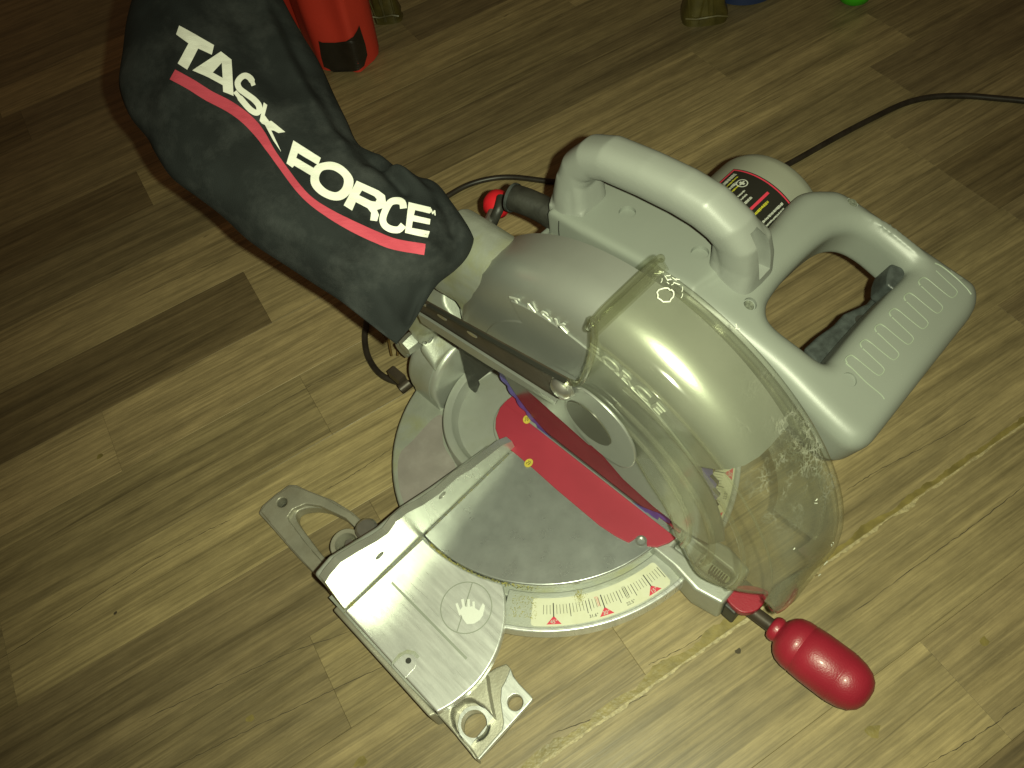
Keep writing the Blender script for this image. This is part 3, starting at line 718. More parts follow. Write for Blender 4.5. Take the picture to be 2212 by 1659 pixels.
# bevel pivot block at the back of the table: a barrel along the y axis on a short foot
bvb = MB()
bvb.lathe(V(0, 92, 0), EY, [(0, 0), (0, 35), (1.5, 37.5), (4, 38.5), (32, 38.5), (35, 37), (36, 34), (36, 0)], 64)
bvb.box(V(0, 110, -22), (37, 17, 24))
part(bvb, 'bevel_pivot', CAST, remesh=1.2, relax=3)
panel = MB().lathe(V(0, 98, 0), EY, [(0, 38.6), (0, 39.3), (24, 39.3), (24, 38.6)], 30, a0=-8, a1=-100, ref=EZ)
part(panel, 'pivot_panel', CAST, angle=40)
part(MB().tube([V(-34, 139, -24), V(-44, 141, -26)], 5, 12).box(V(-38, 150, -20), (4, 8, 5)), 'bevel_lock', DARKSTEEL)
part(MB().loft([(V(-6, 96, 30), V(22, 0, 0), V(0, 0, 8)), (V(-8, 112, 42), V(18, 0, 0), V(0, 0, 14)), (V(-6, 118, 66), V(20, 0, 0), V(0, 14, 6)), (V(2, 100, 92), V(22, 0, 0), V(0, 16, 10)), (V(8, 70, 110), V(22, 0, 0), V(0, 14, 14))]), 'pivot_arm', CAST2, remesh=1.3, relax=5)
part(MB().lathe(V(-34, 122, 44), EX, [(0, 0), (0, 7), (8, 8), (12, 8)], 6).tube([V(-30, 138, 22), V(-12, 138, 22)], 8), 'pivot_nut', CAST, angle=30)

# ------------------------------------------------------------------ blade, guards
BY, BZ, BR = -50.0, 89.0, 107.5
bl = MB(); n = 144; vs = []
def tooth(k): return (0, 1.2, 4.6)[k % 3]
for side in (-1.1, 1.1):
    vs.append(V(side, BY, BZ))
    for k in range(n):
        a = 2 * math.pi * k / n
        r = BR - tooth(k)
        vs.append(V(side, BY + r * math.cos(a), BZ + r * math.sin(a)))
fs = []
for s_ in (0, 1):
    o_ = s_ * (n + 1)
    for k in range(n): fs.append((o_, o_ + 1 + k, o_ + 1 + (k + 1) % n))
for k in range(n): fs.append((1 + k, 1 + (k + 1) % n, n + 2 + (k + 1) % n, n + 2 + k))
bl.add(vs, fs)
blade = part(bl, 'saw_blade', BLADE, smooth=False)
bld = MB()
for side in (-1.2, 1.2):
    for k in range(n):
        a0, a1 = 2 * math.pi * k / n, 2 * math.pi * (k + 1) / n
        r0 = BR + .1 - tooth(k); r1_ = BR + .1 - tooth(k + 1)
        bld.add([V(side, BY + (BR - 9.5) * math.cos(a0), BZ + (BR - 9.5) * math.sin(a0)), V(side, BY + r0 * math.cos(a0), BZ + r0 * math.sin(a0)), V(side, BY + r1_ * math.cos(a1), BZ + r1_ * math.sin(a1)), V(side, BY + (BR - 9.5) * math.cos(a1), BZ + (BR - 9.5) * math.sin(a1))], [(0, 1, 2, 3)])
part(bld, 'blade_rim', BLADEP, parent=blade, smooth=False)

GY, GZ = -71.0, 96.0
def yz(r, a, x, c=(GY, GZ)): return V(x, c[0] + r * math.cos(rad(a)), c[1] + r * math.sin(rad(a)))
# upper guard: hollow shell swept from the back (25 deg) over the top to the front (172 deg)
gp = [(-23, 0), (-23, 62), (-22, 66), (-19.5, 70), (-19.5, 108), (-19, 116), (-17, 124), (-12.5, 131), (-5, 135), (3, 136), (20, 136), (20, 133), (4, 133), (-4, 132), (-11, 128), (-14.5, 122), (-16.5, 115), (-17, 0)]
ug = MB().lathe(V(0, GY, GZ), EX, gp, 90, a0=-78, a1=50, ref=EZ, closed_prof=True)
ug_o = part(ug, 'upper_guard', GUARDM, angle=50)

# face step and bearing boss on the guard side
part(MB().lathe(V(-19.6, GY, GZ), EX, [(0, 101), (-.9, 100), (-.9, 0)], 72, a0=-70, a1=54, ref=EZ), 'guard_step', GUARDM, parent=None, angle=30)
ring2 = MB().lathe(V(0, GY, GZ), EX, [(-23, 58), (-25.5, 57), (-26, 55), (-26, 0)], 64)
# lettering cast into the guard
word = 'TASK FORCE'; let = MB(); LETM = material('cast_letter_metal', (.45, .47, .42), .42, .35)
a_ = 71.0
for i, ch in enumerate(word):
    ang = 62.5 + i * 6.1
    if ch == ' ': continue
    pos = yz(115 - 8 * min(1, i / 6), ang, -19.9); xd = (yz(112, ang + 1, 0) - yz(112, ang - 1, 0))
    cu = bpy.data.curves.new('t', 'FONT'); cu.body = ch; cu.size = 12.5; cu.align_x = 'CENTER'; cu.align_y = 'CENTER'; cu.extrude = .3; cu.bevel_depth = .18; cu.offset = -.1; cu.bevel_resolution = 1
    ob = bpy.data.objects.new('t', cu); C.objects.link(ob); dg = bpy.context.evaluated_depsgraph_get(); me = bpy.data.meshes.new_from_object(ob.evaluated_get(dg))
    xd.normalize(); nn_ = V(-1, 0, 0); yd = nn_.cross(xd)
    vs = [pos + xd * v.co.x * 1.3 + yd * v.co.y + nn_ * v.co.z for v in me.vertices]; fs = [tuple(p.vertices) for p in me.polygons]
    bpy.data.objects.remove(ob); bpy.data.curves.remove(cu); bpy.data.meshes.remove(me)
    o = part(MB().add(vs, fs), 'cast_letter', GUARDM, parent=ug_o, angle=20)
    o.data.materials[0] = LETM

# inner side plate of the guard, in front of the blade
ipl = [V(-20.6, BY + (110 + .20 * max(0, a - 100)) * math.cos(rad(a)), BZ + 5 + (110 + .20 * max(0, a - 100)) * math.sin(rad(a))) for a in range(70, 181, 3)] + [V(-20.6, -168, 80), V(-20.6, -150, 72), V(-20.6, -124, 72), V(-20.6, -98, 78), V(-20.6, -60, 104)]
part(MB().prism(ipl, V(1.6, 0, 0)), 'guard_side_plate', GUARDM, bevel=.5, seg=2)
# arbor cover plate and cap
apl = [r3(*q) for q in ((1052, 960), (1085, 908), (1130, 905), (1200, 950), (1290, 1030), (1370, 1125), (1425, 1225), (1438, 1300), (1415, 1340), (1370, 1342), (1300, 1305), (1210, 1235), (1120, 1140), (1060, 1040))]
apw = cr([ax(a, b, -29.6) for a, b in apl], 4)
ap = part(MB().prism(apw, V(2.0, 0, 0)), 'arbor_plate', GUARDM, bevel=.8, seg=2)
capc = [r3(*q) for q in ((1058, 985), (1085, 975), (1140, 1000), (1210, 1055), (1270, 1130), (1302, 1195), (1290, 1222), (1240, 1212), (1170, 1165), (1105, 1095), (1065, 1030))]
CAP = material('dark_cap', (.060, .060, .042), .35, .2, var=.1, vscale=.03)
part(MB().prism(cr([ax(a, b, -30.3) for a, b in capc], 4), V(1.5, 0, 0)), 'arbor_cap', CAP, parent=ap, bevel=.4, seg=2)

# guard link: pressed bar from the bag port down to the pin
LX = -31
q4 = [ax(*q, LX) for q in ((900, 640), (925, 655), (1225, 820), (1233, 835), (1225, 858), (1205, 862), (920, 684), (895, 668))]
lk = part(MB().prism(q4, V(1.6, 0, 0)), 'guard_link', DARKSTEEL, bevel=.4, seg=2)
lip = [ax(*q, LX - .5) for q in ((905, 672), (925, 684), (1205, 862), (1203, 870), (1060, 786), (915, 694))]
part(MB().prism(lip, V(-2.2, 0, 0)), 'link_lip', GUARDM, parent=lk, bevel=.4, seg=2)
top = [ax(*q, LX - .5) for q in ((927, 655), (1225, 819), (1226, 823), (927, 659))]
part(MB().prism(top, V(-2.5, 0, 0)), 'link_lip', INK, parent=lk, smooth=False)
for q in ((955, 685), (1020, 722), (912, 655)):
    c_ = ax(*q, LX - .1); part(MB().prism([c_ + V(0, 5 * math.cos(k) , 2.0 * math.sin(k)) + V(0, 0, -.18 * 5 * math.cos(k)) for k in [j * math.pi / 6 for j in range(12)]], V(-.4, 0, 0)), 'link_slot', STEEL, parent=lk, smooth=False)
pin = ax(1213, 838, LX - 2)
part(MB().lathe(pin + V(4, 0, 0), V(-1, 0, 0), [(0, 5), (2, 5), (2, 8.4), (3, 8.4), (3.1, 7.2), (5.2, 7.4), (7.4, 6.0), (8.8, 3), (9, 0)], 28), 'pivot_pin', STEEL)

# rubber chip deflector
dfp = [ax(*q, -9) for q in ((985, 725), (993, 760), (1003, 800), (1014, 845), (1020, 853), (1026, 850), (1032, 835), (1029, 826), (1066, 797), (1072, 790), (1058, 765), (1040, 735))]
part(MB().prism(dfp, V(3, 0, 0)), 'chip_deflector', RUBBER, bevel=.7)

# dust port behind the guard
dp = MB()
dp.loft([(V(2, -34, 165), V(15, 0, 0), V(0, 6, 36)), (V(3, -8, 167), V(19, 0, 0), V(0, 4, 36)), (V(5, 18, 164), V(22, 0, 0), V(0, 0, 35)), (V(6, 55, 160), V(24, 0, 0), V(0, 0, 34)), (V(6, 75, 158), V(26, 0, 0), V(0, 0, 32))], 28, 2.6)
dp.loft([(V(2, -20, 120), V(20, 0, 0), V(0, 30, 20)), (V(3, 20, 125), V(20, 0, 0), V(0, 26, 30)), (V(4, 52, 135), V(20, 0, 0), V(0, 12, 34))], 24, 2.6)
part(dp, 'dust_port', CAST2, remesh=1.4, relax=8)

# clear lower guard
LY, LZ, LR = -75.0, 88.0, 150.0
lgc = (LY, LZ)
XL, XR = -27.0, 26.0
rimg = MB()
secn = 60
pr_ = [(XL, LR - 13), (XL + .4, LR - 8), (XL + 2.6, LR - 3.4), (XL + 7, LR - .8), (XL + 12, LR), (XR - 4, LR), (XR - .8, LR - 1), (XR, LR - 4), (XR, LR - 14)]
pin_ = [(a + (1.8 if a < -20 else (-1.8 if a > 20 else 0)), r - (2.0 if r > LR - 8 else 0)) for a, r in pr_]
# outline of the left face in (y, z), from the picture on its own plane
face_px = [(1283, 712), (1268, 770), (1262, 822), (1240, 845), (1250, 868), (1300, 905), (1360, 975), (1400, 1040), (1425, 1078), (1448, 1120), (1462, 1160), (1478, 1182), (1501, 1232), (1532, 1256), (1589, 1275), (1650, 1283)]
fpl = [ax(a, b, XL) for a, b in face_px]
fpl = cr(fpl, 4, False)
a_end = math.degrees(math.atan2(fpl[-1].z - LZ, fpl[-1].y - LY)) % 360
a_st = math.degrees(math.atan2(fpl[0].z - LZ, fpl[0].y - LY)) % 360
arc_pts = [yz(LR - 12.5, a_end + (a_st - a_end) * k / 60, XL, lgc) for k in range(1, 60)]
A_LO = a_end + 3
rimg.lathe(V(0, LY, LZ), EX, pr_ + pin_[::-1], secn, a0=0, a1=-(1), ref=EZ) if False else None
def sweep(prof, a0, a1, n):
    vs = []; k = len(prof)
    for i in range(n + 1):
        for x, r in prof:
            e1 = a1(x) if callable(a1) else a1
            vs.append(yz(r, a0 + (e1 - a0) * i / n, x, lgc))
    fs = [(i * k + p, (i + 1) * k + p, (i + 1) * k + (p + 1) % k, i * k + (p + 1) % k) for i in range(n) for p in range(k)]
    fs += [tuple(range(k)), tuple(range(n * k, (n + 1) * k))[::-1]]
    return vs, fs
rim_end = lambda x: a_end + 2 + 24 * max(0, 1 - ((x - 3) / 31) ** 2)
pr_ = [(XL, LR - 13), (XL + .4, LR - 8), (XL + 2.6, LR - 3.4), (XL + 7, LR - .8), (XL + 12, LR), (-8, LR), (-2, LR), (4, LR), (10, LR), (16, LR), (XR - 4, LR), (XR - .8, LR - 1), (XR, LR - 4), (XR, LR - 14)]
pin_ = [(a + (1.8 if a < -20 else (-1.8 if a > 20 else 0)), r - (2.0 if r > LR - 8 else 0)) for a, r in pr_]
rimg.add(*sweep(pr_ + pin_[::-1], a_st - 1, rim_end, 80))
lg = part(rimg, 'lower_guard', CLEAR, angle=60)
part(MB().prism(fpl + arc_pts, V(1.8, 0, 0)), 'guard_face', CLEAR, parent=lg, bevel=.5, seg=2)
lg.location = SL
for o_ in lg.children: o_.location = (0, 0, 0)
# moulded steps of the clear face
for r0, r1_, x0 in ((96, 99, XL - 1.6), (118, 120, XL - 1.2), (80, 82, XL - 1.6)):
    vs, fs = sweep([(x0, r0), (x0, r1_), (XL - .02, r1_ + 1), (XL - .02, r0 - 1)], 104, 196, 50)
    part(MB().add(vs, fs), 'moulded_step', CLEAR, parent=lg, angle=50)
# trailing lip: flange running across the rim and down the side face
lipp = [ax(1222, 822, XL - 4), ax(1250, 828, XL - 4), ax(1268, 800, XL - 4), ax(1280, 760, XL - 4), ax(1284, 720, XL - 4), ax(1283, 690, XL - 4), yz(LR + 1, a_st - .5, XL - 2, lgc), yz(LR + 5, a_st - .5, XL + 8, lgc), yz(LR + 6, a_st - .5, 0, lgc), yz(LR + 6, a_st - .5, XR - 3, lgc), yz(LR + 3, a_st - .5, XR + 1, lgc)]
part(MB().tube(cr(lipp, 6, False), 2.0, 10), 'guard_lip', CLEARE, parent=lg)
lpw = cr([lipp[6], lipp[7], lipp[8], lipp[9], lipp[10]], 4, False)
fl = MB(); vs = [p for p in lpw] + [yz(LR - 1, a_st + 1, p.x, lgc) for p in lpw]; k = len(lpw)
fl.add(vs + [p + V(0, -1.5, 0) for p in vs], [(i, i + 1, k + i + 1, k + i) for i in range(k - 1)] + [(2 * k + i, 2 * k + i + 1, 3 * k + i + 1, 3 * k + i) for i in range(k - 1)] + [(i, i + 1, 2 * k + i + 1, 2 * k + i) for i in range(k - 1)])
part(fl, 'guard_flange', CLEARE, parent=lg)
edge_path = [p + V(.6, 0, 0) for p in fpl[14:]] + [yz(LR - 1.2 - 9 * max(0, (x_ - XL - 20) * -.02) , rim_end(x_), x_, lgc) for x_ in [XL + 3 + k * 2.5 for k in range(20)]]
part(MB().tube(edge_path, .85, 8), 'guard_edge', CLEARE, parent=lg)
# raised moulding mark on the rim
def on_rim(u, v, r=LR + .2):
    lo, hi = XL + 4, XR + 10
    for _ in range(40):
        m_ = (lo + hi) / 2; p = ax(u, v, m_)
        if math.hypot(p.y - LY, p.z - LZ) > r: lo = m_
        else: hi = m_
    return p
random.seed(6)
mk_c = on_rim(1438, 637); nrm_ = V(0, mk_c.y - LY, mk_c.z - LZ).normalized(); tg = EX.cross(nrm_)
SCUFF = material('scuffed_plastic', (.52, .53, .45), .6, 0)
ringp = [mk_c + (EX * math.cos(k * math.pi / 8) + tg * math.sin(k * math.pi / 8)) * (4.0 + random.uniform(-.5, .8)) for k in range(17)]
part(MB().tube(ringp, .38, 6, False), 'moulded_mark', SCUFF, parent=lg)
for (u, v, n_) in ((1415, 585, 4), (1440, 600, 7), (1452, 606, 4), (1470, 625, 2), (1590, 700, 2), (1760, 1090, 2), (1795, 1180, 2), (1790, 1210, 2), (1775, 1240, 2), (1720, 1180, 1)):
    c0 = on_rim(u, v); nr = V(0, c0.y - LY, c0.z - LZ).normalized(); t_ = EX.cross(nr)
    for q in range(n_):
        a = c0 + EX * random.uniform(-2.5, 2.5) + t_ * random.uniform(-2.5, 2.5); ang = random.uniform(0, 3.1)
        b = a + (EX * math.cos(ang) + t_ * math.sin(ang)) * random.uniform(1.2, 3.5)
        part(MB().tube([a, (a + b) / 2 + t_ * .3, b], .22, 4), 'scratch', SCUFF, parent=lg)
# right face of the clear guard
rfp = [yz(LR - 12, 98 + (a_end + 3 - 98) * k / 50, XR - 1, lgc) for k in range(51)] + [yz(108, a_end + 3 - (a_end + 3 - 98) * k / 40, XR - 1, lgc) for k in range(41)]
part(MB().prism(rfp, V(-1.6, 0, 0)), 'guard_face', CLEAR, parent=lg, smooth=False)

# ------------------------------------------------------------------ motor and handles (grey plastic)
mt = MB()
mt.lathe(V(90, -40, 104), EX, [(0, 0), (0, 45), (112, 46), (125, 46), (131, 44), (134.5, 39), (135.5, 30), (136, 0)], 64)
mt.box(V(120, -60, 104), (30, 26, 38))
mtr = part(mt, 'motor_housing', MOTORP, remesh=1.4, relax=6)
# rating label wrapped on the barrel
lab = MB(); mb_red = MB()
def mot(x, a, r=46.9): return V(x, -40 + r * math.sin(rad(a)), 104 + r * math.cos(rad(a)))
def mpatch(x0, x1, a0, a1, r, nseg=10):
    vs = []; 
    for i in range(nseg + 1):
        a = a0 + (a1 - a0) * i / nseg
        vs += [mot(x0, a, r), mot(x1, a, r)]
    return vs, [(2 * i, 2 * i + 1, 2 * i + 3, 2 * i + 2) for i in range(nseg)]
LX0, LX1, LA0, LA1 = 150, 196, -48, 26
def surf_label(pts_aw, r, mb):
    mb.sheet([mot(x, a, r) for x, a in pts_aw])
mb_l = MB(); mb_l.add(*mpatch(LX0, LX1, LA0, LA1, 47.0, 16)); lbo = part(mb_l, 'rating_label', LABEL, parent=mtr)
rdl = MB()
rdl.add(*mpatch(LX1 - 2.2, LX1 - 1.0, LA0 + 1, LA1 - 1, 47.15, 16)); rdl.add(*mpatch(LX0 + 1, LX1 - 1, LA0 + 1, LA0 + 2.6, 47.15, 2)); rdl.add(*mpatch(LX0 + 1, LX1 - 1, LA1 - 2.6, LA1 - 1, 47.15, 2))
rdl.add(*mpatch(LX0 + 4, LX1 - 8, -18, -15.5, 47.15, 2)); part(rdl, 'label_border', REDM, parent=mtr)
wl, yl = MB(), MB()
random.seed(3)
def scribble(mb, x0, x1, a0, a1, step=1.5):
    x = x0
    while x < x1:
        ww = random.uniform(.5, 1.1); mb.add(*mpatch(x, min(x + ww, x1), a0 + random.uniform(0, .5), a1 - random.uniform(0, .5), 47.2, 1)); x += ww + random.uniform(.2, .5)
scribble(wl, LX0 + 6, LX1 - 6, 17, 21); scribble(yl, LX0 + 6, LX1 - 8, 13.5, 15.5); scribble(wl, LX0 + 8, LX1 - 14, 9, 12); scribble(yl, LX0 + 8, LX1 - 16, 5.5, 7.5)
scribble(wl, LX0 + 6, LX1 - 18, -2, 0); scribble(wl, LX0 + 6, LX1 - 20, -6, -4); scribble(wl, LX0 + 4, LX1 - 20, -11, -8.5); scribble(yl, LX0 + 4, LX1 - 14, -23.5, -21)
scribble(wl, LX0 + 6, LX1 - 6, -33, -30.5); scribble(wl, LX0 + 6, LX1 - 8, -37, -35); scribble(yl, LX0 + 6, LX1 - 6, -41.5, -39.5)
for r_, h_ in ((4.2, 3.4),):
    for k in range(24):
        t0, t1 = k * math.pi / 12, (k + 1) * math.pi / 12; g = 180 / math.pi / 47
        wl.add([mot(LX1 - 13 + r_ * math.cos(t0), 6 + r_ * math.sin(t0) * g, 47.2), mot(LX1 - 13 + r_ * math.cos(t1), 6 + r_ * math.sin(t1) * g, 47.2), mot(LX1 - 13 + h_ * math.cos(t1), 6 + h_ * math.sin(t1) * g, 47.2), mot(LX1 - 13 + h_ * math.cos(t0), 6 + h_ * math.sin(t0) * g, 47.2)], [(0, 1, 2, 3)])
wl.add(*mpatch(LX1 - 15.5, LX1 - 10.5, 5.2, 6.8, 47.2, 1)); wl.add(*mpatch(LX1 - 14, LX1 - 12, 3.5, 8.5, 47.2, 1))
part(wl, 'label_text', WHITEP, parent=mtr, smooth=False); part(yl, 'label_text', YELP, parent=mtr, smooth=False)
for o_ in mtr.children:
    if o_.name.startswith('label_text'): o_['kind'] = 'stuff'
for o_ in mtr.children: o_.location = (0, 0, 0)

TN = V(0, -.325, 1.0); TD = 150 + .325 * 110
def tp(u, v, off=0):
    p = on(u, v, TN, TD); return p + TN.normalized() * off
# rear body, flat on top
hb = MB()
hb.rprism([V(70, 47, 164), V(70.5, 20, 164), V(73, -30, 164), V(75, -74, 164), V(95, -78, 164), V(114, -76, 164), V(126, -66, 164), V(128, 30, 164), V(124, 42, 164), V(110, 47, 164)], V(0, 0, -34), (), 5, 2)
hb.prism([V(64, 54, 139), V(64, 20, 139), V(66, -30, 139), V(66, -100, 139), V(126, -100, 139), V(126, 54, 139)], V(0, 0, -16))
hb.box(V(106, -20, 120), (34, 60, 16))
# D-handle loop in its sloping plane
outer = [(1560, 600), (1640, 530), (1660, 490), (1715, 425), (1745, 402), (1790, 398), (1830, 405), (1900, 450), (1990, 515), (2085, 580), (2118, 605), (2128, 635), (2118, 670), (2080, 720), (1990, 835), (1920, 925), (1893, 955), (1862, 962), (1828, 945), (1760, 880), (1680, 800), (1600, 735), (1540, 690), (1500, 660)]
inner = [(1668, 668), (1672, 640), (1700, 598), (1745, 550), (1790, 510), (1825, 490), (1865, 487), (1905, 505), (1945, 537), (1972, 562), (1975, 578), (1945, 610), (1900, 657), (1850, 714), (1812, 760), (1795, 774), (1775, 767), (1735, 737), (1695, 707), (1675, 687)]
oz = [V(150, -64, TD - .325 * 64), V(68, -66, TD - .325 * 66)][::-1]
oz = [V(x, y, TD + .325 * y) for x, y in ((68, -66), (112, -66))] + [tp(1650, 496)] + [tp(a, b) for a, b in outer[3:-1]]
iz = cr([tp(a, b) for a, b in inner], 3)
hb.rprism(cr(oz, 3), TN.normalized() * -40, [iz], 12, 6)
body = part(hb, 'body_housing', PLAST, remesh=1.2, relax=8)
def disc_at(p, n, r, name, mat, dpt=.3, parent=None, ns=20):
    return part(MB().lathe(p - n * 1.0, n, [(0, r), (1.0 + dpt, r), (1.0 + dpt, 0)], ns), name, mat, parent=parent, angle=30)
TNn = TN.normalized()
def screw_recess(p, n, r, dpt=3.0):
    cutm.lathe(p - n * dpt, n, [(0, 0), (0, r), (dpt + 4, r), (dpt + 4, 0)], 24)
    part(MB().lathe(p - n * (dpt - .15), n, [(0, 0), (0, r * .82), (.8, r * .7), (.8, r * .3), (.2, r * .25), (.2, 0)], 20), 'screw_head', RECM, parent=body, angle=30)
cutm = MB()
RECM = material('recess_grey', (.12, .13, .10), .5, var=.5, vscale=.002)
FLATM = material('plug_grey', (.22, .245, .21), .6)
for q in ((1621, 656), (1845, 434)): screw_recess(tp(*q, 0), TNn, 4.4)
for q in ((1835, 820), (2071, 588)): cutm.lathe(tp(*q) - TNn * 1.6, TNn, [(0, 0), (0, 4.8), (8, 4.8), (8, 0)], 24)
for q in ((1355, 458), (1512, 545)): cutm.lathe(az(*q, 164) - EZ * 3.2, EZ, [(0, 0), (0, 5.8), (8, 5.8), (8, 0)], 28)
carve(body, cutm)
for pth in ([(69.4, 44, 143), (70.2, 10, 143), (72.4, -30, 143), (74.6, -70, 143)], [(69.6, 36, 143), (69.5, 36, 152), (70, 35.5, 160)]):
    part(MB().tube([V(*q) for q in pth], .35, 6), 'housing_seam', HOLE if pth[1][2] > 144 else RECM, parent=body)
# grip grooves: eight slim loops across the grip
RIDGE = material('grip_ridge', (.25, .29, .225), .36)
def r5h(X, Y): return (1566.1 + .27669 * X, 540.04 + .27669 * Y)
unit = [(957, 882), (944, 852), (968, 826), (1003, 826), (1090, 897), (1180, 968), (1213, 976), (1240, 950), (1236, 918), (1160, 845), (1078, 768)]
for k in range(6):
    pts = [tp(*r5h(x + k * 114, y - k * 121.5), -.3) for x, y in unit]
    part(MB().tube(cr(pts, 4, False), .5, 6), 'grip_bead', RIDGE, parent=body)
for path in ([(945, 880), (1000, 930), (1100, 1030), (1215, 1125), (1245, 1165)], [(1640, 100), (1700, 130), (1800, 210), (1890, 300), (1925, 345)]):
    part(MB().tube(cr([tp(*r5h(*q), -.25) for q in path], 4, False), .5, 6), 'grip_seam', RIDGE, parent=body)
# lower half seam on the outer side
for o_ in body.children: o_.location = (0, 0, 0)
TPL = [az(*q, 97) for q in ((1735, 752), (1765, 725), (1800, 700), (1822, 676), (1848, 664), (1872, 654), (1902, 618), (1925, 592), (1940, 570), (1948, 552), (1965, 556), (1985, 566), (2040, 620), (2000, 690), (1870, 850), (1800, 830))]
trg = part(MB().prism(TPL, V(0, 0, -10)), 'trigger', TRIG, bevel=3)
hp = az(1862, 691, 97.3)
part(MB().lathe(V(hp.x, hp.y, 96.9), EZ, [(0, 4.4), (.4, 4.4), (.4, 0)], 20), 'lock_hole', HOLE, parent=trg, smooth=False).location = (0, 0, 0)
part(MB().prism([tp(*q, -12) for q in ((1948, 548), (1985, 562), (1992, 574), (1960, 612), (1938, 596), (1940, 570))], TNn * -22), 'trigger_end', TRIG, parent=trg, bevel=2).location = (0, 0, 0)

# carry handle
ch = MB()
def sec(p, t, wx, wt):
    t = Vector(t).normalized(); return (Vector(p), V(1, 0, 0) * wx, t.cross(V(1, 0, 0)).normalized() * wt)
ch.loft([sec((90, 39, 158), (0, 0, 1), 17, 13), sec((90, 38, 172), (0, 0, 1), 15.5, 12), sec((91, 36, 185), (0, -.12, 1), 14.5, 12), sec((92, 31, 198), (0, -.45, 1), 14, 12.5), sec((93, 21, 208), (0, -1, .75), 14, 13), sec((94, 8, 212.5), (0, -1, .15), 14, 13.2), sec((96, -20, 213.5), (0, -1, 0), 13.8, 13.4),
         sec((98, -45, 212.5), (0, -1, -.06), 13.8, 13.4), sec((100, -62, 209), (0, -1, -.35), 14, 13.5), sec((103, -76, 200), (0, -.8, -1), 14.5, 13.5), sec((107, -83, 188), (0, -.3, -1), 15, 14), sec((111, -84, 172), (0, 0, -1), 16, 14), sec((113, -84, 152), (0, 0, -1), 17, 15)], 32, 2.5)
ch.prism([az(*q, 166) for q in ((1184, 441), (1200, 395), (1290, 430), (1258, 466))], V(0, 0, -8))
ch.loft([(V(93, 37, 160), V(17, 0, 0), V(0, 15, 0)), (V(93, 37, 172), V(16, 0, 0), V(0, 14, 0)), (V(92, 35, 190), V(14.5, 0, 0), V(0, 11, 0))], 28, 4)
ch.loft([(V(114, -82, 150), V(19, 0, 0), V(0, 17, 0)), (V(113.5, -82, 170), V(17, 0, 0), V(0, 16, 0)), (V(109, -82, 190), V(15, 0, 0), V(0, 14, 0)), (V(104, -76, 202), V(13, 0, 0), V(0, 12, 0))], 28, 4)
cho = part(ch, 'carry_handle', PLAST2, remesh=1.1, relax=5)
ct = MB().loft([(V(116, -104, 160), V(6, 0, 0), V(0, 17, 0)), (V(113, -104, 178), V(6.5, 0, 0), V(0, 17, 0)), (V(109, -102, 193), V(6, 0, 0), V(0, 16, 0)), (V(106, -97, 202), V(4, 0, 0), V(0, 10, 0))], 24, 3)
carve(cho, ct)
# rear: cord gland, lock knob, cords
part(MB().tube(cr([V(84, 40, 138), V(84, 62, 142), V(81, 78, 144), V(78, 90, 144)], 5, False), 10, 20), 'cord_gland', RUBBER, angle=60)
part(MB().lathe(V(78, 89, 144), V(-.2, 1, 0), [(0, 11), (2.5, 11), (3, 10), (3, 0)], 24), 'gland_collar', TRIG)
kn = az(1070, 452, 100)
kno = part(MB().lathe(kn + V(6, 4, 0), V(-.75, -.6, .1), [(-10, 0), (-9, 6), (-5, 10), (2, 11.5), (8, 10.2), (13, 6), (14.5, 0)], 28), 'bevel_knob', material('knob_red_plastic', (.55, .012, .02), .4))
part(MB().tube(cr([az(1083, 428, 112), az(1078, 450, 112), az(1068, 472, 105), az(1060, 492, 95)], 4, False), 4.2, 12), 'knob_strap', RUBBER)
part(MB().tube([kn + V(-6, -4, 4), kn + V(-18, -10, 4)], 4, 10), 'knob_shaft', STEEL)
rc = 3.1; zc = ZF + rc
c1 = [az(*q, zc) for q in ((1330, 420), (1250, 397), (1180, 391), (1110, 383), (1060, 386), (1010, 400), (965, 425), (900, 470), (840, 560), (805, 640), (793, 690), (788, 730), (795, 770), (818, 805), (850, 823), (890, 828), (935, 822), (980, 800))]
part(MB().tube(cr(c1, 6, False), rc, 14), 'power_cord', CORD, angle=80)
c2 = [az(*q, zc) for q in ((1560, 420), (1640, 385), (1708, 352), (1800, 300), (1880, 258), (1950, 225), (2010, 210), (2080, 207), (2150, 212), (2230, 220), (2330, 236))]
part(MB().tube(cr(c2, 6, False), rc * 1.05, 14), 'power_cord', CORD, angle=80)
# frayed wire ends under the bag
for pts in (((832, 705), (838, 725), (842, 748), (846, 768)), ((846, 712), (858, 730), (860, 748), (859, 768)), ((812, 700), (826, 722), (836, 738)), ((824, 704), (842, 716), (858, 728))):
    part(MB().tube(cr([az(*q, -30) for q in pts], 3, False), 1.1, 6), 'bag_wire', material('rusty_wire', (.10, .06, .015), .6) if 'rusty_wire' not in bpy.data.materials else bpy.data.materials['rusty_wire'])
# what shows between guard and housing: right-hand base parts
part(MB().box(V(150, 84, -6), (26, 9, 10)).box(V(132, 78, 6), (4, 12, 6)).box(V(165, 80, 8), (6, 6, 4)), 'right_clamp', CAST, bevel=2)
part(MB().box(V(134, 74, 15), (2, 14, 2)), 'clamp_gap', HOLE, smooth=False)

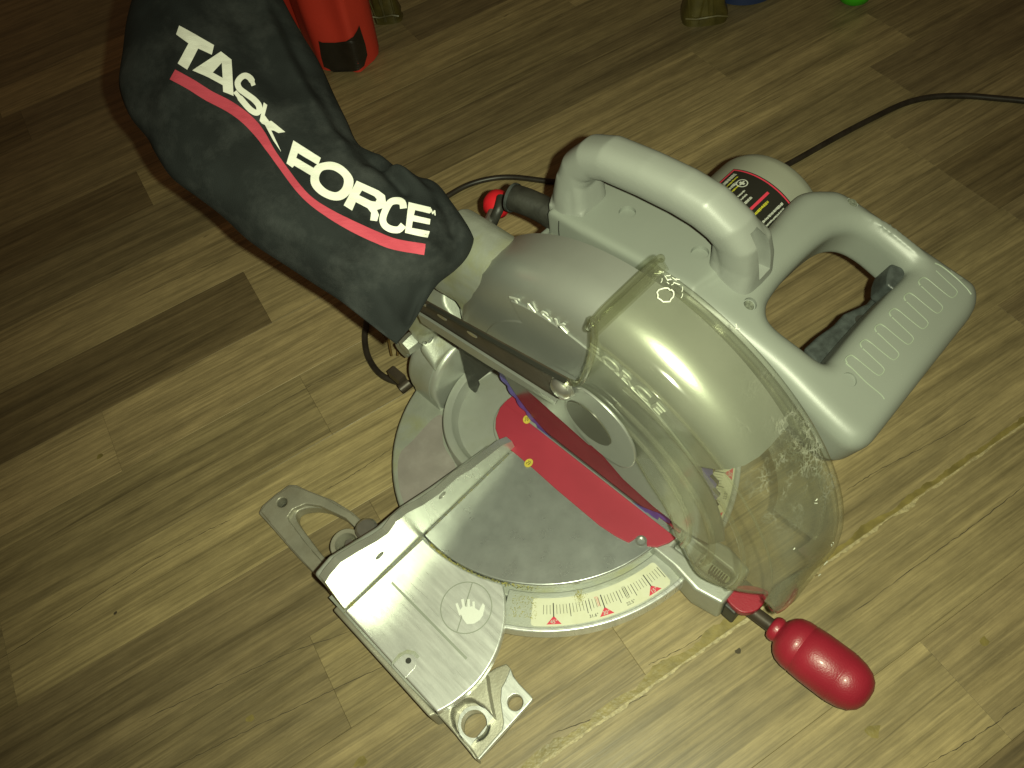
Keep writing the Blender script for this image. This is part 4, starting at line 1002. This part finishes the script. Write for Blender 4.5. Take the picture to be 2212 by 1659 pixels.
# ------------------------------------------------------------------ dust bag
BN = V(0, -.45, 1.0); BD = 200 - .45 * 40; BNn = BN.normalized()
def bp(u, v): return on(u, v, BN, BD)
left = [(856, 742), (846, 736), (780, 685), (735, 650), (690, 620), (620, 575), (540, 522), (480, 467), (425, 425), (370, 383), (335, 330), (318, 298), (280, 250), (257, 185), (264, 120), (272, 60), (288, 0), (300, -60), (330, -120)]
right = [(858, 742), (864, 734), (888, 705), (914, 662), (945, 615), (990, 578), (1012, 551), (1023, 522), (1021, 508), (1006, 480), (978, 440), (948, 403), (905, 386), (868, 378), (828, 345), (775, 312), (750, 262), (722, 205), (690, 135), (650, 70), (612, 0), (585, -60), (540, -120)]
def resample(pts, n):
    pts = cr([V(a, b, 0) for a, b in pts], 8, False); d = [0]
    for i in range(1, len(pts)): d.append(d[-1] + (pts[i] - pts[i - 1]).length)
    out = []; j = 0
    for k in range(n):
        t = d[-1] * k / (n - 1)
        while j < len(d) - 2 and d[j + 1] < t: j += 1
        f = (t - d[j]) / max(d[j + 1] - d[j], 1e-6); out.append(pts[j].lerp(pts[j + 1], min(max(f, 0), 1)))
    return out
NS, NT = 130, 70
LL = resample(left, NS)
# pair the two sides: mouth half of the right side is the bag's end seam
RR = resample(right, NS)
def sstep(a, b, x): x = min(max((x - a) / (b - a), 0), 1); return x * x * (3 - 2 * x)
creases = [  # picture polylines of folds: (points, depth mm, width px)
    ([(560, -20), (600, 110), (640, 200), (700, 290), (740, 350)], 4.5, 20), ([(470, -20), (520, 90), (570, 180), (610, 260)], -4, 26),
    ([(775, 315), (800, 360), (840, 410), (870, 440)], -7, 16), ([(830, 350), (850, 385), (880, 420), (930, 440)], 6, 15),
    ([(905, 390), (915, 420), (960, 470), (975, 520)], -5, 14), ([(330, 300), (390, 250), (420, 150), (400, 0)], 3, 34), ([(280, 240), (330, 280), (370, 340), (420, 420)], -3, 22),
    ([(600, 60), (650, 170), (720, 290), (790, 380)], -3.5, 16), ([(880, 690), (900, 640), (960, 590), (985, 560)], -4, 14), ([(920, 560), (950, 580), (930, 620)], 4, 18), ([(700, 590), (780, 620), (840, 690)], 3, 22),
    ([(500, 470), (560, 500), (660, 560), (740, 610)], 2.5, 24)]
def seg_d(p, a, b):
    ab = b - a; t = max(0, min(1, (p - a).dot(ab) / ab.length_squared)); return (p - a - ab * t).length
CRE = [([Vector((a, b)) for a, b in pl], d, wd) for pl, d, wd in creases]
from mathutils import noise as mnoise
front, back = [], []
for i in range(NS):
    s_ = i / (NS - 1)
    for j in range(NT + 1):
        t = j / NT; p = LL[i].lerp(RR[i], t); P3 = bp(p.x, p.y)
        wd = (bp(LL[i].x, LL[i].y) - bp(RR[i].x, RR[i].y)).length
        prof = (1 - abs(2 * t - 1) ** 3.2) ** .7
        h = prof * min(25, wd * .30) * (.55 + .45 * sstep(0, .35, s_))
        q2 = Vector((p.x, p.y)); dz = 0
        for pl, dp_, w_ in CRE:
            dd = min(seg_d(q2, pl[k], pl[k + 1]) for k in range(len(pl) - 1))
            if dd < w_ * 3: dz += dp_ * math.exp(-(dd / w_) ** 2)
        dz += mnoise.noise(V(P3.x * .022, P3.y * .016, 3.1)) * 4.5 + mnoise.noise(V(P3.x * .06, P3.y * .05, 8.1)) * 1.6 + mnoise.noise(V(P3.x * .2, P3.y * .2, 1.1)) * .4
        k = min(1, prof * 1.5)
        front.append(P3 + BNn * (h + dz * k)); back.append(P3 - BNn * (h * .9))
bag = MB(); W = NT + 1
fs = [(i * W + j, i * W + j + 1, (i + 1) * W + j + 1, (i + 1) * W + j) for i in range(NS - 1) for j in range(NT)]
bag.add(front + back, fs + [tuple(x + NS * W for x in reversed(f)) for f in fs])
n0 = NS * W
bag.f += [((NS - 1) * W + j, (NS - 1) * W + j + 1, n0 + (NS - 1) * W + j + 1, n0 + (NS - 1) * W + j) for j in range(NT)]
dust_bag = empty('dust_bag', (0, 120, 250))
tag(dust_bag, 'black cloth dust bag with white lettering and red stripe, on the saw', 'dust bag')
def bpart(mb, name, mat, **k):
    o = mb.build(name, mat, **k); o.parent = dust_bag; o.location = -Vector(dust_bag.location); return o
cloth = bpart(bag, 'bag_cloth', FAB, merge=.02, angle=180)
bvh = BVHTree.FromPolygons([v.copy() for v in front], fs)
def on_bag(u, v, off=.45, tree=None):
    r = ray(u, v).normalized(); hit, nrm, _, _ = (tree or bvh).ray_cast(EYE, r)
    if hit is None: return None
    if nrm.dot(r) > 0: nrm = -nrm
    return hit + nrm * off
def bag_print(outer, holes, mat, name, step=3.0, off=.45, tree=None, root=None):
    """flat printed shape laid on the cloth"""
    loops = [outer] + list(holes); den = []
    for l in loops:
        o = []
        for i in range(len(l)):
            a, b = Vector(l[i]), Vector(l[(i + 1) % len(l)]); m = max(1, int((b - a).length / step))
            for k in range(m): o.append(a.lerp(b, k / m))
        den.append([V(p.x, p.y, 0) for p in o])
    flat = [p for l in den for p in l]; tri = geometry.tessellate_polygon(den)
    bm = bmesh.new(); bv = [bm.verts.new(p) for p in flat]
    for t in tri:
        try: bm.faces.new([bv[i] for i in t])
        except ValueError: pass
    for _ in range(5):
        long = [e for e in bm.edges if e.calc_length() > step * 2.2]
        if not long: break
        bmesh.ops.subdivide_edges(bm, edges=long, cuts=1); bmesh.ops.triangulate(bm, faces=bm.faces)
    vs = []
    for v in bm.verts:
        h = on_bag(v.co.x, v.co.y, off, tree); vs.append(h if h is not None else (az(v.co.x, v.co.y, ZF + 1.5) if tree else bp(v.co.x, v.co.y) + BNn * 20))
    bm.verts.index_update(); fs_ = [tuple(v.index for v in f.verts) for f in bm.faces]; bm.free()
    if root:
        o = MB().add(vs, fs_).build(name, mat, angle=180); o.parent = root; o.location = -Vector(root.location); return o
    return bpart(MB().add(vs, fs_), name, mat, angle=180)
z1 = lambda L: [(216 + .45572 * a, .45572 * b) for a, b in L]
def zc_(L, n=5): return [(p.x, p.y) for p in cr([V(a, b, 0) for a, b in z1(L)], n)]
letters = [
    ('T', z1([(377, 123), (541, 216), (530, 262), (466, 232), (413, 333), (369, 303), (420, 208), (363, 165)]), []),
    ('A', z1([(574, 246), (624, 285), (634, 457), (584, 437), (582, 406), (516, 370), (487, 357), (437, 336)]), [z1([(578, 300), (535, 346), (582, 372)])]),
    ('K', z1([(776, 487), (793, 500), (781, 548), (803, 577), (812, 574), (840, 596), (879, 628), (846, 633), (824, 621), (812, 620), (860, 722), (822, 668), (782, 594), (768, 588), (757, 574)]), []),
    ('F', z1([(917, 667), (1047, 750), (1035, 785), (938, 727), (930, 750), (1013, 798), (1000, 834), (921, 787), (912, 797), (884, 776)]), []),
    ('O', zc_([(1048, 775), (1105, 770), (1160, 797), (1200, 850), (1190, 910), (1150, 947), (1098, 950), (1040, 922), (1003, 880), (1000, 832), (1018, 792)]), [zc_([(1062, 808), (1110, 810), (1153, 845), (1150, 888), (1120, 913), (1075, 900), (1042, 866), (1041, 832)])]),
    ('R', z1([(1217, 858), (1320, 905), (1350, 928), (1355, 960), (1340, 988), (1312, 997), (1322, 1020), (1313, 1050), (1280, 1046), (1285, 1010), (1268, 988), (1212, 960), (1195, 1000), (1155, 975)]), [z1([(1242, 905), (1300, 932), (1312, 946), (1306, 958), (1285, 955), (1228, 927)])]),
    ('C', [(p.x, p.y) for p in stroke([(q.x, q.y) for q in cr([V(a, b, 0) for a, b in z1([(1438, 990), (1432, 962), (1405, 953), (1375, 962), (1352, 1000), (1340, 1040), (1350, 1070), (1380, 1088), (1415, 1090), (1438, 1068)])], 4, False)], 15)], []),
    ('E', z1([(1462, 960), (1567, 985), (1562, 1014), (1493, 998), (1487, 1022), (1565, 1040), (1562, 1066), (1482, 1050), (1477, 1082), (1562, 1098), (1553, 1130), (1445, 1105)]), []),
    ('M', z1([(1560, 1008), (1563, 990), (1571, 992), (1576, 1008), (1582, 998), (1588, 1000), (1590, 1024), (1584, 1022), (1583, 1010), (1577, 1018), (1573, 1016), (1568, 1002), (1566, 1012)]), [])]
for ch_, o_, hs_ in letters: bag_print(o_, hs_, FABW, 'printed_letter')
# the S is drawn as one ribbon of quads
sc_ = [(q.x, q.y) for q in cr([V(a, b, 0) for a, b in z1([(728, 408), (714, 376), (690, 361), (668, 370), (653, 394), (662, 422), (692, 446), (728, 472), (752, 500), (755, 526), (740, 536), (712, 520), (680, 485), (640, 436)])], 6, False)]
Lq, Rq = [], []
for i, p in enumerate(sc_):
    a = Vector(sc_[max(i - 1, 0)]); b = Vector(sc_[min(i + 1, len(sc_) - 1)]); t = (b - a).normalized(); k = i / (len(sc_) - 1)
    n_ = Vector((-t.y, t.x)) * (6.4 if .05 < k < .95 else 4.5); Lq.append(Vector(p) + n_); Rq.append(Vector(p) - n_)
vs = [on_bag(p.x, p.y) for p in Lq + Rq]; m_ = len(Lq)
bpart(MB().add(vs, [(i, i + 1, m_ + i + 1, m_ + i) for i in range(m_ - 1)]), 'printed_letter', FABW, angle=180)
stp = z1([(345, 355), (430, 402), (520, 458), (610, 505), (690, 562), (755, 632), (815, 722), (870, 800), (940, 893), (1005, 958), (1095, 1018), (1190, 1070), (1300, 1122), (1400, 1160), (1540, 1183)])
stc = [(q.x, q.y) for q in cr([V(a, b, 0) for a, b in stp], 6, False)]
wds = []
band = stroke(stc, 1); nL = len(stc)
Lp, Rp = [], []
for i in range(nL):
    k = i / (nL - 1); wd = 24 if k < .32 else (24 - 9 * sstep(.32, .45, k) if k < .6 else 15 + 9 * sstep(.6, .85, k))
    a = Vector(stc[max(i - 1, 0)]); b = Vector(stc[min(i + 1, nL - 1)]); t = (b - a).normalized(); n_ = Vector((-t.y, t.x)) * wd / 2; p = Vector(stc[i])
    Lp.append(p + n_); Rp.append(p - n_)
bag_print([(p.x, p.y) for p in Lp + Rp[::-1]], [], FABR, 'printed_stripe')

# ------------------------------------------------------------------ things at the far edge of the floor
def on_floor(u, v): return az(u, v, ZF)
tub = empty('plastic_tub', on_floor(740, 150)); tag(tub, 'red plastic tub with a torn black tape corner, behind the dust bag', 'tub')
def tpart(root, mb, name, mat, **k):
    o = mb.build(name, mat, **k); o.parent = root; o.location = -Vector(root.location); return o
# the tub is a tapering bucket-like body; its lower right corner shows
fa, fb, fc_, fd = on_floor(640, 60), on_floor(700, 152), on_floor(786, 152), on_floor(806, 80)
cN = V(-.55, .80, 0)
def lft(p, h, out=0): return V(p.x, p.y, ZF + h) + V(.25, -.15, 0) * h * .10
base = [fa, fa.lerp(fb, .3), fa.lerp(fb, .7), fb, fb.lerp(fc_, .5) + V(1, -4, 0), fc_, fd, fd + V(20, 260, 0), fa + V(-60, 240, 0)]
tb = MB(); secs = []
n_ = len(base); vs = []
cen = sum(base, V(0, 0, 0)) / n_
hts = [0, 60, 150, 260]
bs = cr(base, 5)
for h in hts:
    for p in bs: vs.append(V(p.x, p.y, ZF + h + 1) + (p - cen) * (h * .0006))
m_ = len(bs)
fs = [(a * m_ + i, a * m_ + (i + 1) % m_, (a + 1) * m_ + (i + 1) % m_, (a + 1) * m_ + i) for a in range(3) for i in range(m_)] + [tuple(range(m_))]
tpart(tub, MB().add(vs, fs), 'tub_wall', REDTUB, angle=70)
tape_px = [(1277, 518), (1300, 528), (1380, 528), (1410, 520), (1425, 505), (1440, 480), (1448, 470)]
rr1 = lambda X, Y: (1188 * 0 + (1100 + X * 700 / 2212) * .54004, (Y * 700 / 2212) * .54004)
tpx = [rr1(*q) for q in ((552, 510), (600, 530), (760, 532), (900, 515), (980, 460), (1030, 380), (1055, 315), (1090, 420), (1135, 560), (1160, 690), (1120, 830), (1060, 880), (980, 905), (740, 912), (690, 870), (625, 840), (590, 720))]
bvt = BVHTree.FromPolygons([v.copy() for v in vs], [f for f in fs if len(f) == 4])
bag_print(tpx, [], BLACKTAPE, 'tape_corner', 5, 1.2, bvt, tub)

def post_leg(px, w, label, seed, name='furniture_leg', tall=150):
    random.seed(seed); c = on_floor(*px); root = empty(name, c); tag(root, label, 'furniture leg', group='taped furniture legs')
    mb = MB(); secs = []
    X = (RX - EZ * RX.dot(EZ)).normalized(); Y = EZ.cross(X)
    c = c + Y * (w * .8)
    for k, h in enumerate((0, 3, 10, 22, 40, 70, 110, tall)):
        f = 1.08 if h < 12 else .96 - .0006 * h
        secs.append((c + V(0, 0, h) + X * random.uniform(-.7, .7), X * w * f * random.uniform(.97, 1.03), Y * w * .8 * f))
    mb.loft(secs, 22, 3.6); bo_ = tpart(root, mb, 'leg_post', BRONZE, angle=30)
    fold = MB()
    for k in range(5):
        a = random.uniform(-.8, .8) * w; b = a + random.uniform(-.5, .5) * w
        fold.tube([c - Y * (w * .82) + X * a + V(0, 0, 4), c - Y * (w * .80) + X * (a + b) / 2 + V(0, 0, 40), c - Y * (w * .76) + X * b + V(0, 0, 110)], 1.3, 6)
    fold.tube([c - Y * (w * .88) + X * t * w * 1.02 + V(0, 0, 12 + math.sin(t * 5) * 1.5) for t in (-1, -.5, 0, .5, 1)], 1.6, 6)
    tpart(root, fold, 'tape_fold', BRONZE)
    return root
post_leg((838, 52), 17.5, 'olive taped furniture leg beside the red tub', 2)
post_leg((1524, 55), 26, 'olive taped furniture leg at the top right of the handle, standing alone', 5)
part_ = MB().tube([on_floor(878, -40) + V(0, 0, 8), on_floor(884, 40) + V(0, 0, 8), on_floor(886, 52) + V(0, 0, 6)], 8, 12)
gb = on_floor(1842, 6)
g = MB(); g.lathe(gb + V(0, 0, 22), EZ, [(-22, 0), (-21, 9), (-15, 18), (-4, 23), (6, 22), (15, 16), (20, 8), (22, 0)], 28)
go = g.build('toy_ball', GREENP); tag(go, 'bright green plastic ball at the top edge of the floor', 'ball')
bb = on_floor(1605, -30)
g = MB(); g.lathe(bb + V(0, 0, 12), EZ, [(-12, 0), (-12, 44), (-10, 47), (8, 48), (11, 46), (12, 0)], 36)
bo2 = g.build('toy_disc', BLUEP); tag(bo2, 'dark blue round plastic piece next to the standing furniture leg', 'toy')
for o_ in saw.children:
    for c2_ in o_.children: c2_.location = (0, 0, 0)
